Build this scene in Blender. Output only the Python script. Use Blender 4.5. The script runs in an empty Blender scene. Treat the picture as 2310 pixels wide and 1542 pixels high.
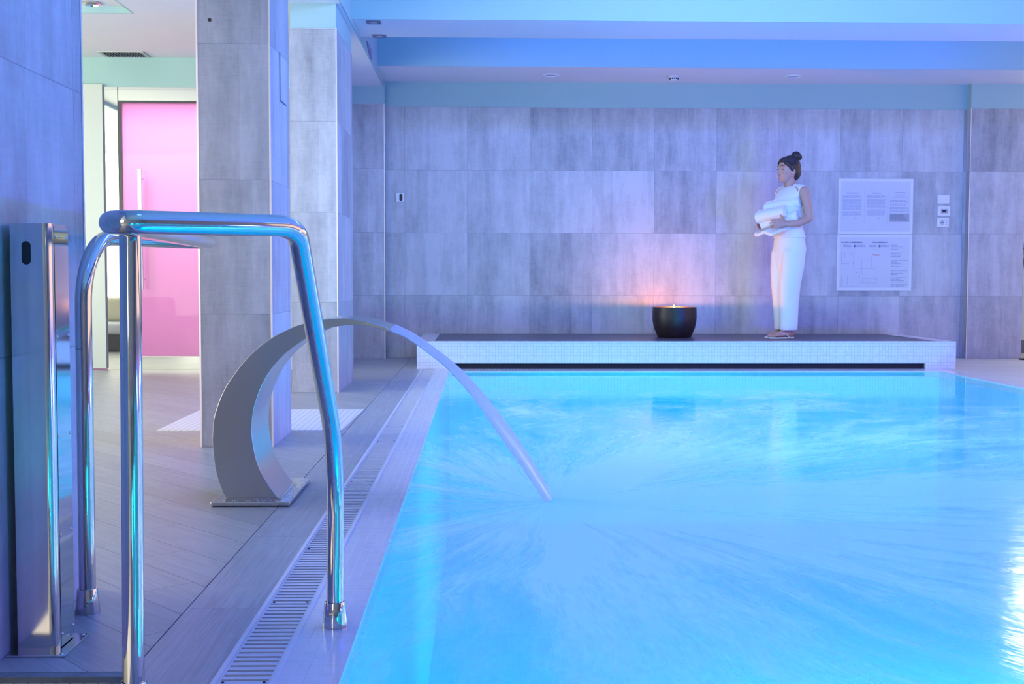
import bpy, bmesh, math, random
from mathutils import Vector, Matrix, noise
random.seed(7)
C = bpy.context.scene.collection
sc = bpy.context.scene
PI = math.pi

# ------------------------------------------------------------------ camera, exposure
CAMZ, FPX = 0.75, 2700.0
YAW, PITCH, ROLL = 0.0252460467, 0.0525550843, 0.00167862683
_f = Vector((math.sin(YAW)*math.cos(PITCH), math.cos(YAW)*math.cos(PITCH), -math.sin(PITCH)))
_r = Vector((math.cos(YAW), -math.sin(YAW), 0)); _u = _r.cross(_f)
_r2 = _r*math.cos(ROLL) + _u*math.sin(ROLL); _u2 = -_r*math.sin(ROLL) + _u*math.cos(ROLL)
cd = bpy.data.cameras.new('camera'); cam = bpy.data.objects.new('camera', cd); C.objects.link(cam)
cd.sensor_width = 36; cd.lens = FPX/2310*36; cd.clip_start = 0.02
m = Matrix((_r2, _u2, -_f)).transposed().to_4x4(); m.translation = (0, 0, CAMZ); cam.matrix_world = m
sc.camera = cam
sc.view_settings.view_transform = 'Standard'; sc.view_settings.look = 'None'
sc.view_settings.exposure = 0.0; sc.view_settings.gamma = 1.0
try: sc.view_settings.use_curve_mapping = False
except Exception: pass
cy = sc.cycles
cy.use_denoising = True; cy.max_bounces = 7; cy.diffuse_bounces = 3; cy.glossy_bounces = 3; cy.use_adaptive_sampling = True; cy.adaptive_threshold = 0.03
cy.transmission_bounces = 4; cy.transparent_max_bounces = 8; cy.sample_clamp_indirect = 6.0
cy.caustics_reflective = False; cy.caustics_refractive = False

def at(px, py, Y=None, Z=None, X=None):
    """the point of the place that the photograph shows at a pixel, at a given depth / height / side plane"""
    d = _f*FPX + _r2*(px-1155) + _u2*(771-py)
    if Y is not None: t = Y/d.y
    elif Z is not None: t = (Z-CAMZ)/d.z
    else: t = X/d.x
    return Vector((0, 0, CAMZ)) + d*t

# ------------------------------------------------------------------ light
w = bpy.data.worlds.new('world'); sc.world = w; w.use_nodes = True
w.node_tree.nodes['Background'].inputs[0].default_value = (0.30, 0.10, 0.70, 1)
w.node_tree.nodes['Background'].inputs[1].default_value = 0.25

def area(name, loc, direction, size, energy, color, size_y=None, shape=None, spread=None):
    l = bpy.data.lights.new(name, 'AREA'); l.energy = energy; l.color = color; l.size = size
    if size_y: l.shape = 'RECTANGLE'; l.size_y = size_y
    if shape: l.shape = shape
    if spread: l.spread = math.radians(spread)
    o = bpy.data.objects.new(name, l); C.objects.link(o); o.location = loc
    o.rotation_euler = Vector(direction).to_track_quat('-Z', 'Y').to_euler()
    return o
BLUE = (0.09, 0.20, 1.0)
POOLC = (0.0, 0.82, 0.92)
# underwater pool lamps: on the near end wall and standing on the basin floor, throwing along the pool
for (x, y, z, e) in [(0.7, -2.7, -0.7, 34), (2.8, -2.7, -0.7, 34), (1.2, 1.2, -0.95, 40), (2.8, 1.2, -0.95, 40), (1.6, 4.4, -0.85, 44), (3.0, 4.4, -0.85, 40)]:
    area('pool_lamp', (x, y, z), (0, 1, -0.42), 0.4, e, POOLC, shape='DISK')
# unseen blue lamps added under the ceiling to tint the pool room
for x, y in [(0.3, 1.5), (2.6, 1.5), (0.3, 4.5), (2.6, 4.5), (0.3, 7.0), (2.6, 7.0)]:
    area('ceiling_fill_light', (x, y, 2.93), (0, 0.1, -1), 0.5, 5, (0.02, 0.06, 1.0), shape='DISK', spread=110)
# blue fill added in mid-air to wash the pillars and back wall
area('blue_fill_light', (4.6, 2.0, 2.7), (-1, 0.35, -0.35), 1.2, 40, (0.01, 0.05, 1.0), size_y=0.3)
area('blue_fill_light_two', (1.5, 5.4, 2.88), (0.0, 1, -0.32), 2.4, 96, (0.36, 0.56, 1.0), size_y=0.3)
# blue uplights added right of the pool, out of view, to colour the ceiling
for y, e in ((1.0, 75), (4.0, 165), (6.2, 135)):
    area('fill_uplight', (4.35, y, 0.06), (-0.45, 0.25, 1), 0.30, e, (0.02, 0.06, 1.0), shape='DISK')
# added blue fill between beam and soffit, to brighten the back wall
area('recess_fill_light', (2.0, 9.8, 3.0), (0, 0.75, -1), 4.5, 24, (0.04, 0.14, 1.0), size_y=0.08)
# pink lamp of the steam room
area('steam_room_light', (-2.4, 10.75, 2.4), (0, 0.25, -1), 1.3, 42, (1.0, 0.50, 0.86), size_y=1.2)

# ------------------------------------------------------------------ materials
def newmat(name):
    mt = bpy.data.materials.new(name); mt.use_nodes = True
    nt = mt.node_tree; b = nt.nodes['Principled BSDF']
    return mt, nt, b
def N(nt, typ, **kw):
    n = nt.nodes.new(typ)
    for k, v in kw.items(): setattr(n, k, v)
    return n
def M(nt, op, a, b=None, c=None):
    n = N(nt, 'ShaderNodeMath', operation=op)
    for i, v in enumerate((a, b, c)):
        if v is None: continue
        if isinstance(v, (int, float)): n.inputs[i].default_value = v
        else: nt.links.new(v, n.inputs[i])
    return n.outputs[0]
def ramp(nt, fac, stops):
    n = N(nt, 'ShaderNodeValToRGB'); cr = n.color_ramp
    while len(cr.elements) < len(stops): cr.elements.new(0.5)
    for e, (p, c) in zip(cr.elements, stops):
        e.position = p; e.color = (*c, 1) if len(c) == 3 else c
    nt.links.new(fac, n.inputs[0]); return n.outputs[0]
def mixc(nt, fac, a, b, mode='MIX'):
    n = N(nt, 'ShaderNodeMix', data_type='RGBA', blend_type=mode)
    for s, v in ((n.inputs[0], fac), (n.inputs[6], a), (n.inputs[7], b)):
        if isinstance(v, (int, float)): s.default_value = v
        elif isinstance(v, tuple): s.default_value = (*v, 1)
        else: nt.links.new(v, s)
    return n.outputs[2]
def boxuv(nt):
    """(u, v, w) in metres on box-aligned faces"""
    g = N(nt, 'ShaderNodeNewGeometry'); s = N(nt, 'ShaderNodeSeparateXYZ'); nt.links.new(g.outputs['Position'], s.inputs[0])
    k = N(nt, 'ShaderNodeSeparateXYZ'); nt.links.new(g.outputs['True Normal'], k.inputs[0])
    ax = M(nt, 'GREATER_THAN', M(nt, 'ABSOLUTE', k.outputs[0]), 0.5)
    az = M(nt, 'GREATER_THAN', M(nt, 'ABSOLUTE', k.outputs[2]), 0.5)
    def mix(f, a, b): return M(nt, 'ADD', M(nt, 'MULTIPLY', f, b), M(nt, 'MULTIPLY', M(nt, 'SUBTRACT', 1.0, f), a))
    u = mix(ax, s.outputs[0], s.outputs[1]); v = mix(az, s.outputs[2], s.outputs[1])
    return u, v, s, ax
def vec(nt, x, y, z=0.0):
    c = N(nt, 'ShaderNodeCombineXYZ')
    for i, v in enumerate((x, y, z)):
        if isinstance(v, (int, float)): c.inputs[i].default_value = v
        else: nt.links.new(v, c.inputs[i])
    return c.outputs[0]
def noise_t(nt, v, scale, detail=4, rough=0.55):
    n = N(nt, 'ShaderNodeTexNoise'); n.inputs['Scale'].default_value = scale; n.inputs['Detail'].default_value = detail
    n.inputs['Roughness'].default_value = rough
    if v is not None: nt.links.new(v, n.inputs['Vector'])
    return n.outputs[0]
def bump(nt, h, strength, dist, b):
    n = N(nt, 'ShaderNodeBump'); n.inputs['Strength'].default_value = strength; n.inputs['Distance'].default_value = dist
    nt.links.new(h, n.inputs['Height']); nt.links.new(n.outputs[0], b.inputs['Normal'])
def simple(name, col, rough=0.5, metal=0.0, noise_amt=0.0, nscale=20, **kw):
    mt, nt, b = newmat(name)
    b.inputs['Base Color'].default_value = (*col, 1); b.inputs['Roughness'].default_value = rough; b.inputs['Metallic'].default_value = metal
    for k, v in kw.items(): b.inputs[k].default_value = v
    g = N(nt, 'ShaderNodeNewGeometry'); nz = noise_t(nt, g.outputs['Position'], nscale)
    a = max(noise_amt, 0.02)
    nt.links.new(mixc(nt, nz, tuple(c*(1-a) for c in col), tuple(min(1, c*(1+a)) for c in col)), b.inputs['Base Color'])
    return mt

TS = 0.591
def stone(name, tsize=TS, u0=0.137, v0=0.002, lo=(0.26, 0.26, 0.275), hi=(0.57, 0.565, 0.575), off=0.0):
    mt, nt, b = newmat(name); u, v, s, ax = boxuv(nt)
    uu = M(nt, 'DIVIDE', M(nt, 'ADD', u, 20*tsize+u0), tsize); vv = M(nt, 'DIVIDE', M(nt, 'ADD', v, 4*tsize-v0), tsize)
    cu = M(nt, 'FLOOR', uu); cv = M(nt, 'FLOOR', vv); fu = M(nt, 'FRACT', uu); fv = M(nt, 'FRACT', vv)
    wn = N(nt, 'ShaderNodeTexWhiteNoise'); nt.links.new(vec(nt, cu, cv, ax), wn.inputs['Vector'])
    r = wn.outputs[0]
    # long vertical streaks and a fine woven grain inside each tile
    st = noise_t(nt, vec(nt, M(nt, 'ADD', M(nt, 'MULTIPLY', u, 9.0), M(nt, 'MULTIPLY', r, 40.0)), M(nt, 'MULTIPLY', v, 1.3), M(nt, 'MULTIPLY', r, 7.0)), 1.0, 8, 0.72)
    cl = noise_t(nt, vec(nt, M(nt, 'ADD', M(nt, 'MULTIPLY', u, 3.0), M(nt, 'MULTIPLY', r, 9.0)), M(nt, 'MULTIPLY', v, 2.2), r), 1.6, 10, 0.78)
    gr = noise_t(nt, vec(nt, M(nt, 'MULTIPLY', u, 14.0), M(nt, 'MULTIPLY', v, 120.0), r), 1.0, 3)
    half = M(nt, 'GREATER_THAN', M(nt, 'ADD', fu, M(nt, 'MULTIPLY', r, 0.4)), 0.72)
    t = M(nt, 'ADD', M(nt, 'MULTIPLY', st, 0.78), M(nt, 'MULTIPLY', cl, 0.56))
    t = M(nt, 'ADD', t, M(nt, 'MULTIPLY', M(nt, 'SUBTRACT', r, 0.5), 0.22))
    t = M(nt, 'ADD', t, M(nt, 'MULTIPLY', half, 0.07))
    t = M(nt, 'ADD', t, M(nt, 'MULTIPLY', M(nt, 'SUBTRACT', gr, 0.5), 0.14))
    col = ramp(nt, t, [(0.42, lo), (0.65, tuple((a+b_)/2 for a, b_ in zip(lo, hi))), (0.88, hi)])
    eu = M(nt, 'MINIMUM', fu, M(nt, 'SUBTRACT', 1.0, fu)); ev = M(nt, 'MINIMUM', fv, M(nt, 'SUBTRACT', 1.0, fv))
    j = M(nt, 'LESS_THAN', M(nt, 'MINIMUM', eu, ev), 0.0022)
    col = mixc(nt, M(nt, 'MULTIPLY', j, 0.6), col, (0.13, 0.13, 0.16))
    nt.links.new(col, b.inputs['Base Color']); b.inputs['Roughness'].default_value = 0.42
    bump(nt, gr, 0.08, 0.001, b)
    return mt
MAT_STONE = stone('grey_stone_tile')

def mosaic(name, col=(0.80, 0.80, 0.80), grout=(0.46, 0.46, 0.48), size=0.0262, gw=0.035, rough=0.25, wet=False):
    mt, nt, b = newmat(name); u, v, s, ax = boxuv(nt)
    uu = M(nt, 'DIVIDE', M(nt, 'ADD', u, 10), size); vv = M(nt, 'DIVIDE', M(nt, 'ADD', v, 10.003), size)
    fu = M(nt, 'FRACT', uu); fv = M(nt, 'FRACT', vv)
    eu = M(nt, 'MINIMUM', fu, M(nt, 'SUBTRACT', 1.0, fu)); ev = M(nt, 'MINIMUM', fv, M(nt, 'SUBTRACT', 1.0, fv))
    e = M(nt, 'MINIMUM', eu, ev); j = M(nt, 'LESS_THAN', e, gw)
    wn = N(nt, 'ShaderNodeTexWhiteNoise'); nt.links.new(vec(nt, M(nt, 'FLOOR', uu), M(nt, 'FLOOR', vv), ax), wn.inputs['Vector'])
    c = mixc(nt, wn.outputs[0], tuple(x*0.92 for x in col), col)
    c = mixc(nt, j, c, grout); nt.links.new(c, b.inputs['Base Color'])
    nt.links.new(M(nt, 'ADD', M(nt, 'MULTIPLY', j, 0.4), rough), b.inputs['Roughness'])
    return mt
MAT_MOSAIC = mosaic('white_mosaic')
MAT_COPING = mosaic('wet_white_mosaic', (0.84, 0.81, 0.80), (0.70, 0.69, 0.70), rough=0.16)
MAT_BASIN = mosaic('pale_blue_basin_mosaic', (0.08, 0.86, 0.98), (0.06, 0.74, 0.88), rough=0.5)
MAT_STEPFACE = mosaic('step_face_mosaic', (0.62, 0.66, 0.64), (0.30, 0.31, 0.30), gw=0.07)

def plankmat(name, lo, hi, L, W, rot, joint=(0.10, 0.10, 0.12), rough=0.45, x0=0.0, y0=0.0, step=None):
    mt, nt, b = newmat(name)
    g = N(nt, 'ShaderNodeNewGeometry'); mp = N(nt, 'ShaderNodeMapping'); mp.inputs['Location'].default_value = (x0, y0, 0)
    mp.inputs['Rotation'].default_value = (0, 0, rot); nt.links.new(g.outputs['Position'], mp.inputs[0])
    s = N(nt, 'ShaderNodeSeparateXYZ'); nt.links.new(mp.outputs[0], s.inputs[0]); u, v = s.outputs[0], s.outputs[1]
    vr = M(nt, 'ADD', M(nt, 'DIVIDE', v, W), 100.0); row = M(nt, 'FLOOR', vr); fv = M(nt, 'FRACT', vr)
    ur = M(nt, 'ADD', M(nt, 'DIVIDE', u, L), M(nt, 'MULTIPLY', row, 0.37 if step is None else step)); ur = M(nt, 'ADD', ur, 100.0)
    fu = M(nt, 'FRACT', ur)
    wn = N(nt, 'ShaderNodeTexWhiteNoise'); nt.links.new(vec(nt, M(nt, 'FLOOR', ur), row, 0.0), wn.inputs['Vector']); r = wn.outputs[0]
    gr = noise_t(nt, vec(nt, M(nt, 'MULTIPLY', u, 3.0), M(nt, 'MULTIPLY', v, 110.0), M(nt, 'MULTIPLY', r, 30.0)), 1.0, 5, 0.7)
    g2 = noise_t(nt, vec(nt, M(nt, 'MULTIPLY', u, 8.0), M(nt, 'MULTIPLY', v, 40.0), M(nt, 'MULTIPLY', r, 11.0)), 1.0, 6, 0.7)
    t = M(nt, 'ADD', M(nt, 'MULTIPLY', gr, 0.55), M(nt, 'ADD', M(nt, 'MULTIPLY', g2, 0.35), M(nt, 'MULTIPLY', r, 0.12)))
    col = ramp(nt, t, [(0.35, lo), (0.68, hi)])
    e1 = M(nt, 'LESS_THAN', M(nt, 'MINIMUM', fv, M(nt, 'SUBTRACT', 1.0, fv)), 0.0014/W)
    e2 = M(nt, 'LESS_THAN', M(nt, 'MINIMUM', fu, M(nt, 'SUBTRACT', 1.0, fu)), 0.0012/L)
    col = mixc(nt, M(nt, 'MULTIPLY', M(nt, 'MAXIMUM', e1, e2), 0.75), col, joint)
    nt.links.new(col, b.inputs['Base Color']); b.inputs['Roughness'].default_value = rough
    bump(nt, gr, 0.35, 0.002, b)
    return mt
MAT_FLOOR = plankmat('grey_wood_look_floor', (0.33, 0.315, 0.30), (0.50, 0.48, 0.455), 0.9, 0.16, math.radians(48), rough=0.42)
MAT_STRIP = plankmat('grey_plank_strip', (0.30, 0.30, 0.32), (0.50, 0.50, 0.52), 0.76, 3.0, math.radians(90), x0=-0.05, y0=-0.47+0.2, rough=0.38)
MAT_DARKDECK = plankmat('dark_deck_tile', (0.06, 0.055, 0.075), (0.12, 0.11, 0.14), 0.9, 0.16, 0.0, rough=0.35)
MAT_MINT = simple('mint_paint', (0.38, 0.56, 0.54), 0.6, noise_amt=0.02, nscale=3)
MAT_WHITE = simple('white_paint', (0.80, 0.80, 0.80), 0.6, noise_amt=0.02, nscale=3)
MAT_WHITEPL = simple('white_plastic', (0.78, 0.78, 0.78), 0.35)
MAT_GRATE = simple('white_grate_plastic', (0.70, 0.70, 0.72), 0.35, noise_amt=0.08, nscale=14)
MAT_DARK = simple('dark_void', (0.012, 0.012, 0.016), 0.7)
MAT_TRIM = simple('satin_edge_trim', (0.80, 0.76, 0.74), 0.35, 0.5)
MAT_CHROME = simple('polished_steel_tube', (0.60, 0.59, 0.56), 0.055, 1.0, 0.02, 30)
MAT_MIRROR = simple('mirror_steel_cladding', (0.84, 0.82, 0.76), 0.03, 1.0, 0.01, 2)
def brushed(name, col, rough, su=(1, 1, 1), aniso=0.0):
    mt, nt, b = newmat(name); b.inputs['Metallic'].default_value = 1.0
    tc = N(nt, 'ShaderNodeTexCoord'); mp = N(nt, 'ShaderNodeMapping'); mp.inputs['Scale'].default_value = su
    nt.links.new(tc.outputs['Object'], mp.inputs[0]); nz = noise_t(nt, mp.outputs[0], 6, 6, 0.7)
    nt.links.new(mixc(nt, nz, tuple(c*0.94 for c in col), tuple(min(1, c*1.04) for c in col)), b.inputs['Base Color'])
    nt.links.new(M(nt, 'ADD', M(nt, 'MULTIPLY', nz, 0.05), rough-0.025), b.inputs['Roughness'])
    b.inputs['Anisotropic'].default_value = aniso
    return mt
MAT_BRUSH = brushed('brushed_steel', (0.52, 0.50, 0.48), 0.24, (6, 2, 2))
MAT_SHINY = brushed('bright_steel_sheet', (0.66, 0.64, 0.60), 0.12, (20, 20, 0.6))
MAT_CLAY = simple('dark_brown_glaze', (0.022, 0.012, 0.013), 0.42, noise_amt=0.5, nscale=30)
MAT_WAX = simple('cream_wax', (0.8, 0.7, 0.55), 0.5)
MAT_SKIN = simple('skin', (0.56, 0.31, 0.235), 0.5, noise_amt=0.05, nscale=40, **{'Subsurface Weight': 0.06})
MAT_HAIR = simple('dark_brown_hair', (0.028, 0.018, 0.022), 0.42, noise_amt=0.4, nscale=90)
MAT_LIP = simple('lip_colour', (0.42, 0.16, 0.16), 0.4)
MAT_EYE = simple('eye_dark', (0.02, 0.012, 0.012), 0.3)
def clothmat(name, col, sc_=160, br=0.9, st=0.4):
    mt, nt, b = newmat(name); g = N(nt, 'ShaderNodeTexCoord'); nz = noise_t(nt, g.outputs['Object'], sc_, 4, 0.7)
    nt.links.new(mixc(nt, nz, tuple(c*0.93 for c in col), col), b.inputs['Base Color']); b.inputs['Roughness'].default_value = br
    fo = noise_t(nt, g.outputs['Object'], 9, 3, 0.5)
    bump(nt, M(nt, 'ADD', M(nt, 'MULTIPLY', nz, 0.15), fo), st, 0.01, b)
    return mt
MAT_CLOTH = clothmat('white_cotton', (0.86, 0.86, 0.87), 200, 0.9, 0.5)
MAT_TERRY = clothmat('white_terry', (0.90, 0.90, 0.90), 320, 1.0, 0.7)
MAT_GREYFAB = clothmat('grey_fabric', (0.16, 0.16, 0.17), 200)
MAT_TWIG = simple('pale_twig_bark', (0.36, 0.25, 0.14), 0.7, noise_amt=0.4, nscale=40)
MAT_TWIGD = simple('dark_twig_bark', (0.05, 0.055, 0.035), 0.7, noise_amt=0.4, nscale=40)
MAT_BLACK = simple('black_lacquer', (0.012, 0.012, 0.014), 0.3)
MAT_INK = simple('printed_ink', (0.10, 0.11, 0.20), 0.5)
MAT_INKL = simple('faded_ink', (0.30, 0.32, 0.46), 0.5)
MAT_INKR = simple('red_ink', (0.65, 0.12, 0.12), 0.5)
MAT_PAPER = simple('printed_sheet', (0.66, 0.67, 0.72), 0.14, **{'Coat Weight': 0.8, 'Coat Roughness': 0.02})
MAT_PAPERG = simple('grey_printed_box', (0.42, 0.43, 0.47), 0.14, **{'Coat Weight': 0.8, 'Coat Roughness': 0.02})
MAT_WALLW = simple('off_white_panel', (0.62, 0.63, 0.58), 0.35)
MAT_PINKW = simple('steam_room_plaster', (0.85, 0.80, 0.83), 0.5)
def emis(name, col, strength):
    mt, nt, b = newmat(name); b.inputs['Base Color'].default_value = (*col, 1)
    b.inputs['Emission Color'].default_value = (*col, 1); b.inputs['Emission Strength'].default_value = strength
    return mt
MAT_DAY = emis('daylight_window', (0.86, 1.0, 0.87), 9.6)
MAT_DAYR = emis('warm_daylight_window', (1.0, 0.70, 0.55), 1.15)
def flamemat():
    mt, nt, b = newmat('flame'); nt.nodes.remove(b); out = nt.nodes['Material Output']
    e = N(nt, 'ShaderNodeEmission'); e.inputs[0].default_value = (1.0, 0.50, 0.14, 1); e.inputs[1].default_value = 25
    t = N(nt, 'ShaderNodeBsdfTransparent'); a = N(nt, 'ShaderNodeAddShader'); nt.links.new(e.outputs[0], a.inputs[0]); nt.links.new(t.outputs[0], a.inputs[1])
    nt.links.new(a.outputs[0], out.inputs[0]); return mt
MAT_FLAME = flamemat()
MAT_LAMP = simple('lamp_lens', (0.45, 0.45, 0.5), 0.2)

def ribbed():
    mt, nt, b = newmat('ribbed_white_floor'); g = N(nt, 'ShaderNodeNewGeometry'); mp = N(nt, 'ShaderNodeMapping')
    mp.inputs['Rotation'].default_value = (0, 0, math.radians(0)); nt.links.new(g.outputs['Position'], mp.inputs[0])
    s = N(nt, 'ShaderNodeSeparateXYZ'); nt.links.new(mp.outputs[0], s.inputs[0])
    f = M(nt, 'FRACT', M(nt, 'MULTIPLY', M(nt, 'ADD', s.outputs[0], 10.0), 33.0))
    nt.links.new(mixc(nt, M(nt, 'LESS_THAN', f, 0.22), (0.84, 0.82, 0.80), (0.66, 0.64, 0.64)), b.inputs['Base Color'])
    b.inputs['Roughness'].default_value = 0.4
    return mt
MAT_RIB = ribbed()

IMPACT = Vector((0.235, 4.02))
def watermat():
    mt, nt, b = newmat('pool_water'); nt.nodes.remove(b); out = nt.nodes['Material Output']
    g = N(nt, 'ShaderNodeNewGeometry'); s = N(nt, 'ShaderNodeSeparateXYZ'); nt.links.new(g.outputs['Position'], s.inputs[0])
    dx = M(nt, 'SUBTRACT', s.outputs[0], IMPACT.x); dy = M(nt, 'SUBTRACT', s.outputs[1], IMPACT.y)
    r = M(nt, 'SQRT', M(nt, 'ADD', M(nt, 'MULTIPLY', dx, dx), M(nt, 'MULTIPLY', dy, dy))); r = M(nt, 'MAXIMUM', r, 0.001)
    cx = M(nt, 'DIVIDE', dx, r); sy = M(nt, 'DIVIDE', dy, r)
    # foam thrown outwards from where the jet lands: soft radial veins, bent a little by the swirl
    wx = M(nt, 'MULTIPLY', M(nt, 'SUBTRACT', noise_t(nt, vec(nt, s.outputs[0], s.outputs[1], 3.0), 1.1, 3), 0.5), 0.24)
    wy = M(nt, 'MULTIPLY', M(nt, 'SUBTRACT', noise_t(nt, vec(nt, s.outputs[0], s.outputs[1], 9.0), 1.1, 3), 0.5), 0.24)
    ca = M(nt, 'ADD', cx, wx); sa = M(nt, 'ADD', sy, wy)
    n1 = noise_t(nt, vec(nt, M(nt, 'MULTIPLY', ca, 3.4), M(nt, 'MULTIPLY', sa, 3.4), M(nt, 'MULTIPLY', r, 0.5)), 1.0, 5, 0.55)
    n2 = noise_t(nt, vec(nt, M(nt, 'MULTIPLY', ca, 15.0), M(nt, 'MULTIPLY', sa, 15.0), M(nt, 'MULTIPLY', r, 1.2)), 1.0, 5, 0.65)
    n3 = noise_t(nt, vec(nt, s.outputs[0], s.outputs[1], 0.0), 1.3, 4)
    veins = M(nt, 'ADD', M(nt, 'MULTIPLY', n1, 0.66), M(nt, 'ADD', M(nt, 'MULTIPLY', n2, 0.44), M(nt, 'MULTIPLY', n3, 0.20)))
    fwd = M(nt, 'ADD', M(nt, 'MULTIPLY', cx, 0.5), 0.5)                 # most of the throw goes away from the spout
    reach = M(nt, 'ADD', M(nt, 'MULTIPLY', fwd, 3.0), 0.45)
    fall = M(nt, 'EXPONENT', M(nt, 'MULTIPLY', M(nt, 'DIVIDE', r, reach), -1.0))
    th = M(nt, 'ADD', veins, M(nt, 'MULTIPLY', fall, 0.34))
    near = M(nt, 'EXPONENT', M(nt, 'MULTIPLY', M(nt, 'MULTIPLY', r, r), -9.0))
    nearx = M(nt, 'MULTIPLY', near, fwd)
    foam = ramp(nt, th, [(0.72, (0, 0, 0)), (0.98, (1, 1, 1))])
    rgb = N(nt, 'ShaderNodeRGBToBW'); nt.links.new(foam, rgb.inputs[0])
    foamf = M(nt, 'MINIMUM', M(nt, 'ADD', M(nt, 'MULTIPLY', rgb.outputs[0], 0.72), M(nt, 'MULTIPLY', nearx, 0.45)), 0.6)
    rip = noise_t(nt, vec(nt, M(nt, 'MULTIPLY', s.outputs[0], 9.0), M(nt, 'MULTIPLY', s.outputs[1], 9.0), 0.0), 1.0, 3)
    bm_ = N(nt, 'ShaderNodeBump'); bm_.inputs['Distance'].default_value = 0.02
    far = M(nt, 'EXPONENT', M(nt, 'MULTIPLY', r, -0.45)); ring = M(nt, 'SUBTRACT', 1.0, near)
    nt.links.new(M(nt, 'ADD', M(nt, 'MULTIPLY', M(nt, 'MULTIPLY', far, ring), 0.35), 0.02), bm_.inputs['Strength'])
    nt.links.new(M(nt, 'ADD', M(nt, 'MULTIPLY', rip, 0.35), M(nt, 'MULTIPLY', veins, 0.8)), bm_.inputs['Height'])
    tr = N(nt, 'ShaderNodeBsdfTransparent'); tr.inputs[0].default_value = (0.55, 0.95, 1.0, 1)
    gl = N(nt, 'ShaderNodeBsdfGlossy'); gl.inputs['Color'].default_value = (1, 1, 1, 1)
    nt.links.new(M(nt, 'ADD', M(nt, 'MULTIPLY', far, 0.22), 0.03), gl.inputs['Roughness']); nt.links.new(bm_.outputs[0], gl.inputs['Normal'])
    fr = N(nt, 'ShaderNodeFresnel'); fr.inputs[0].default_value = 1.33; nt.links.new(bm_.outputs[0], fr.inputs['Normal'])
    mx = N(nt, 'ShaderNodeMixShader'); nt.links.new(M(nt, 'MULTIPLY', fr.outputs[0], 0.42), mx.inputs[0]); nt.links.new(tr.outputs[0], mx.inputs[1]); nt.links.new(gl.outputs[0], mx.inputs[2])
    df = N(nt, 'ShaderNodeBsdfDiffuse'); df.inputs[0].default_value = (0.92, 0.96, 1, 1)
    tl = N(nt, 'ShaderNodeBsdfTranslucent'); tl.inputs[0].default_value = (0.92, 0.96, 1, 1)
    m2 = N(nt, 'ShaderNodeMixShader'); m2.inputs[0].default_value = 0.22; nt.links.new(df.outputs[0], m2.inputs[1]); nt.links.new(tl.outputs[0], m2.inputs[2])
    m3 = N(nt, 'ShaderNodeMixShader'); nt.links.new(foamf, m3.inputs[0]); nt.links.new(mx.outputs[0], m3.inputs[1]); nt.links.new(m2.outputs[0], m3.inputs[2])
    nt.links.new(m3.outputs[0], out.inputs[0])
    return mt
MAT_WATER = watermat()
def jetmat():
    mt, nt, b = newmat('falling_water'); nt.nodes.remove(b); out = nt.nodes['Material Output']
    tc = N(nt, 'ShaderNodeNewGeometry'); nz = noise_t(nt, tc.outputs['Position'], 14, 4)
    tr = N(nt, 'ShaderNodeBsdfTransparent'); tr.inputs[0].default_value = (0.93, 0.96, 1, 1)
    df = N(nt, 'ShaderNodeBsdfDiffuse'); df.inputs[0].default_value = (0.93, 0.94, 1, 1)
    tl = N(nt, 'ShaderNodeBsdfTranslucent'); tl.inputs[0].default_value = (0.93, 0.94, 1, 1)
    gl = N(nt, 'ShaderNodeBsdfGlossy'); gl.inputs['Roughness'].default_value = 0.25
    a = N(nt, 'ShaderNodeMixShader'); a.inputs[0].default_value = 0.38; nt.links.new(df.outputs[0], a.inputs[1]); nt.links.new(tl.outputs[0], a.inputs[2])
    c = N(nt, 'ShaderNodeMixShader'); c.inputs[0].default_value = 0.08; nt.links.new(a.outputs[0], c.inputs[1]); nt.links.new(gl.outputs[0], c.inputs[2])
    d = N(nt, 'ShaderNodeMixShader'); nt.links.new(M(nt, 'ADD', M(nt, 'MULTIPLY', nz, 0.25), 0.76), d.inputs[0])
    nt.links.new(tr.outputs[0], d.inputs[1]); nt.links.new(c.outputs[0], d.inputs[2]); nt.links.new(d.outputs[0], out.inputs[0])
    return mt
MAT_JET = jetmat()
def glassmat(name, tint, refl, frost):
    mt, nt, b = newmat(name); nt.nodes.remove(b); out = nt.nodes['Material Output']
    tr = N(nt, 'ShaderNodeBsdfTransparent'); tr.inputs[0].default_value = (*tint, 1)
    tl = N(nt, 'ShaderNodeBsdfTranslucent'); tl.inputs[0].default_value = (*tint, 1)
    gl = N(nt, 'ShaderNodeBsdfGlossy'); gl.inputs['Roughness'].default_value = 0.02
    a = N(nt, 'ShaderNodeMixShader'); a.inputs[0].default_value = frost; nt.links.new(tr.outputs[0], a.inputs[1]); nt.links.new(tl.outputs[0], a.inputs[2])
    c = N(nt, 'ShaderNodeMixShader'); c.inputs[0].default_value = refl; nt.links.new(a.outputs[0], c.inputs[1]); nt.links.new(gl.outputs[0], c.inputs[2])
    nt.links.new(c.outputs[0], out.inputs[0]); return mt
MAT_PINKGL = glassmat('tinted_steam_glass', (1.0, 0.86, 0.95), 0.018, 0.85)

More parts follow.
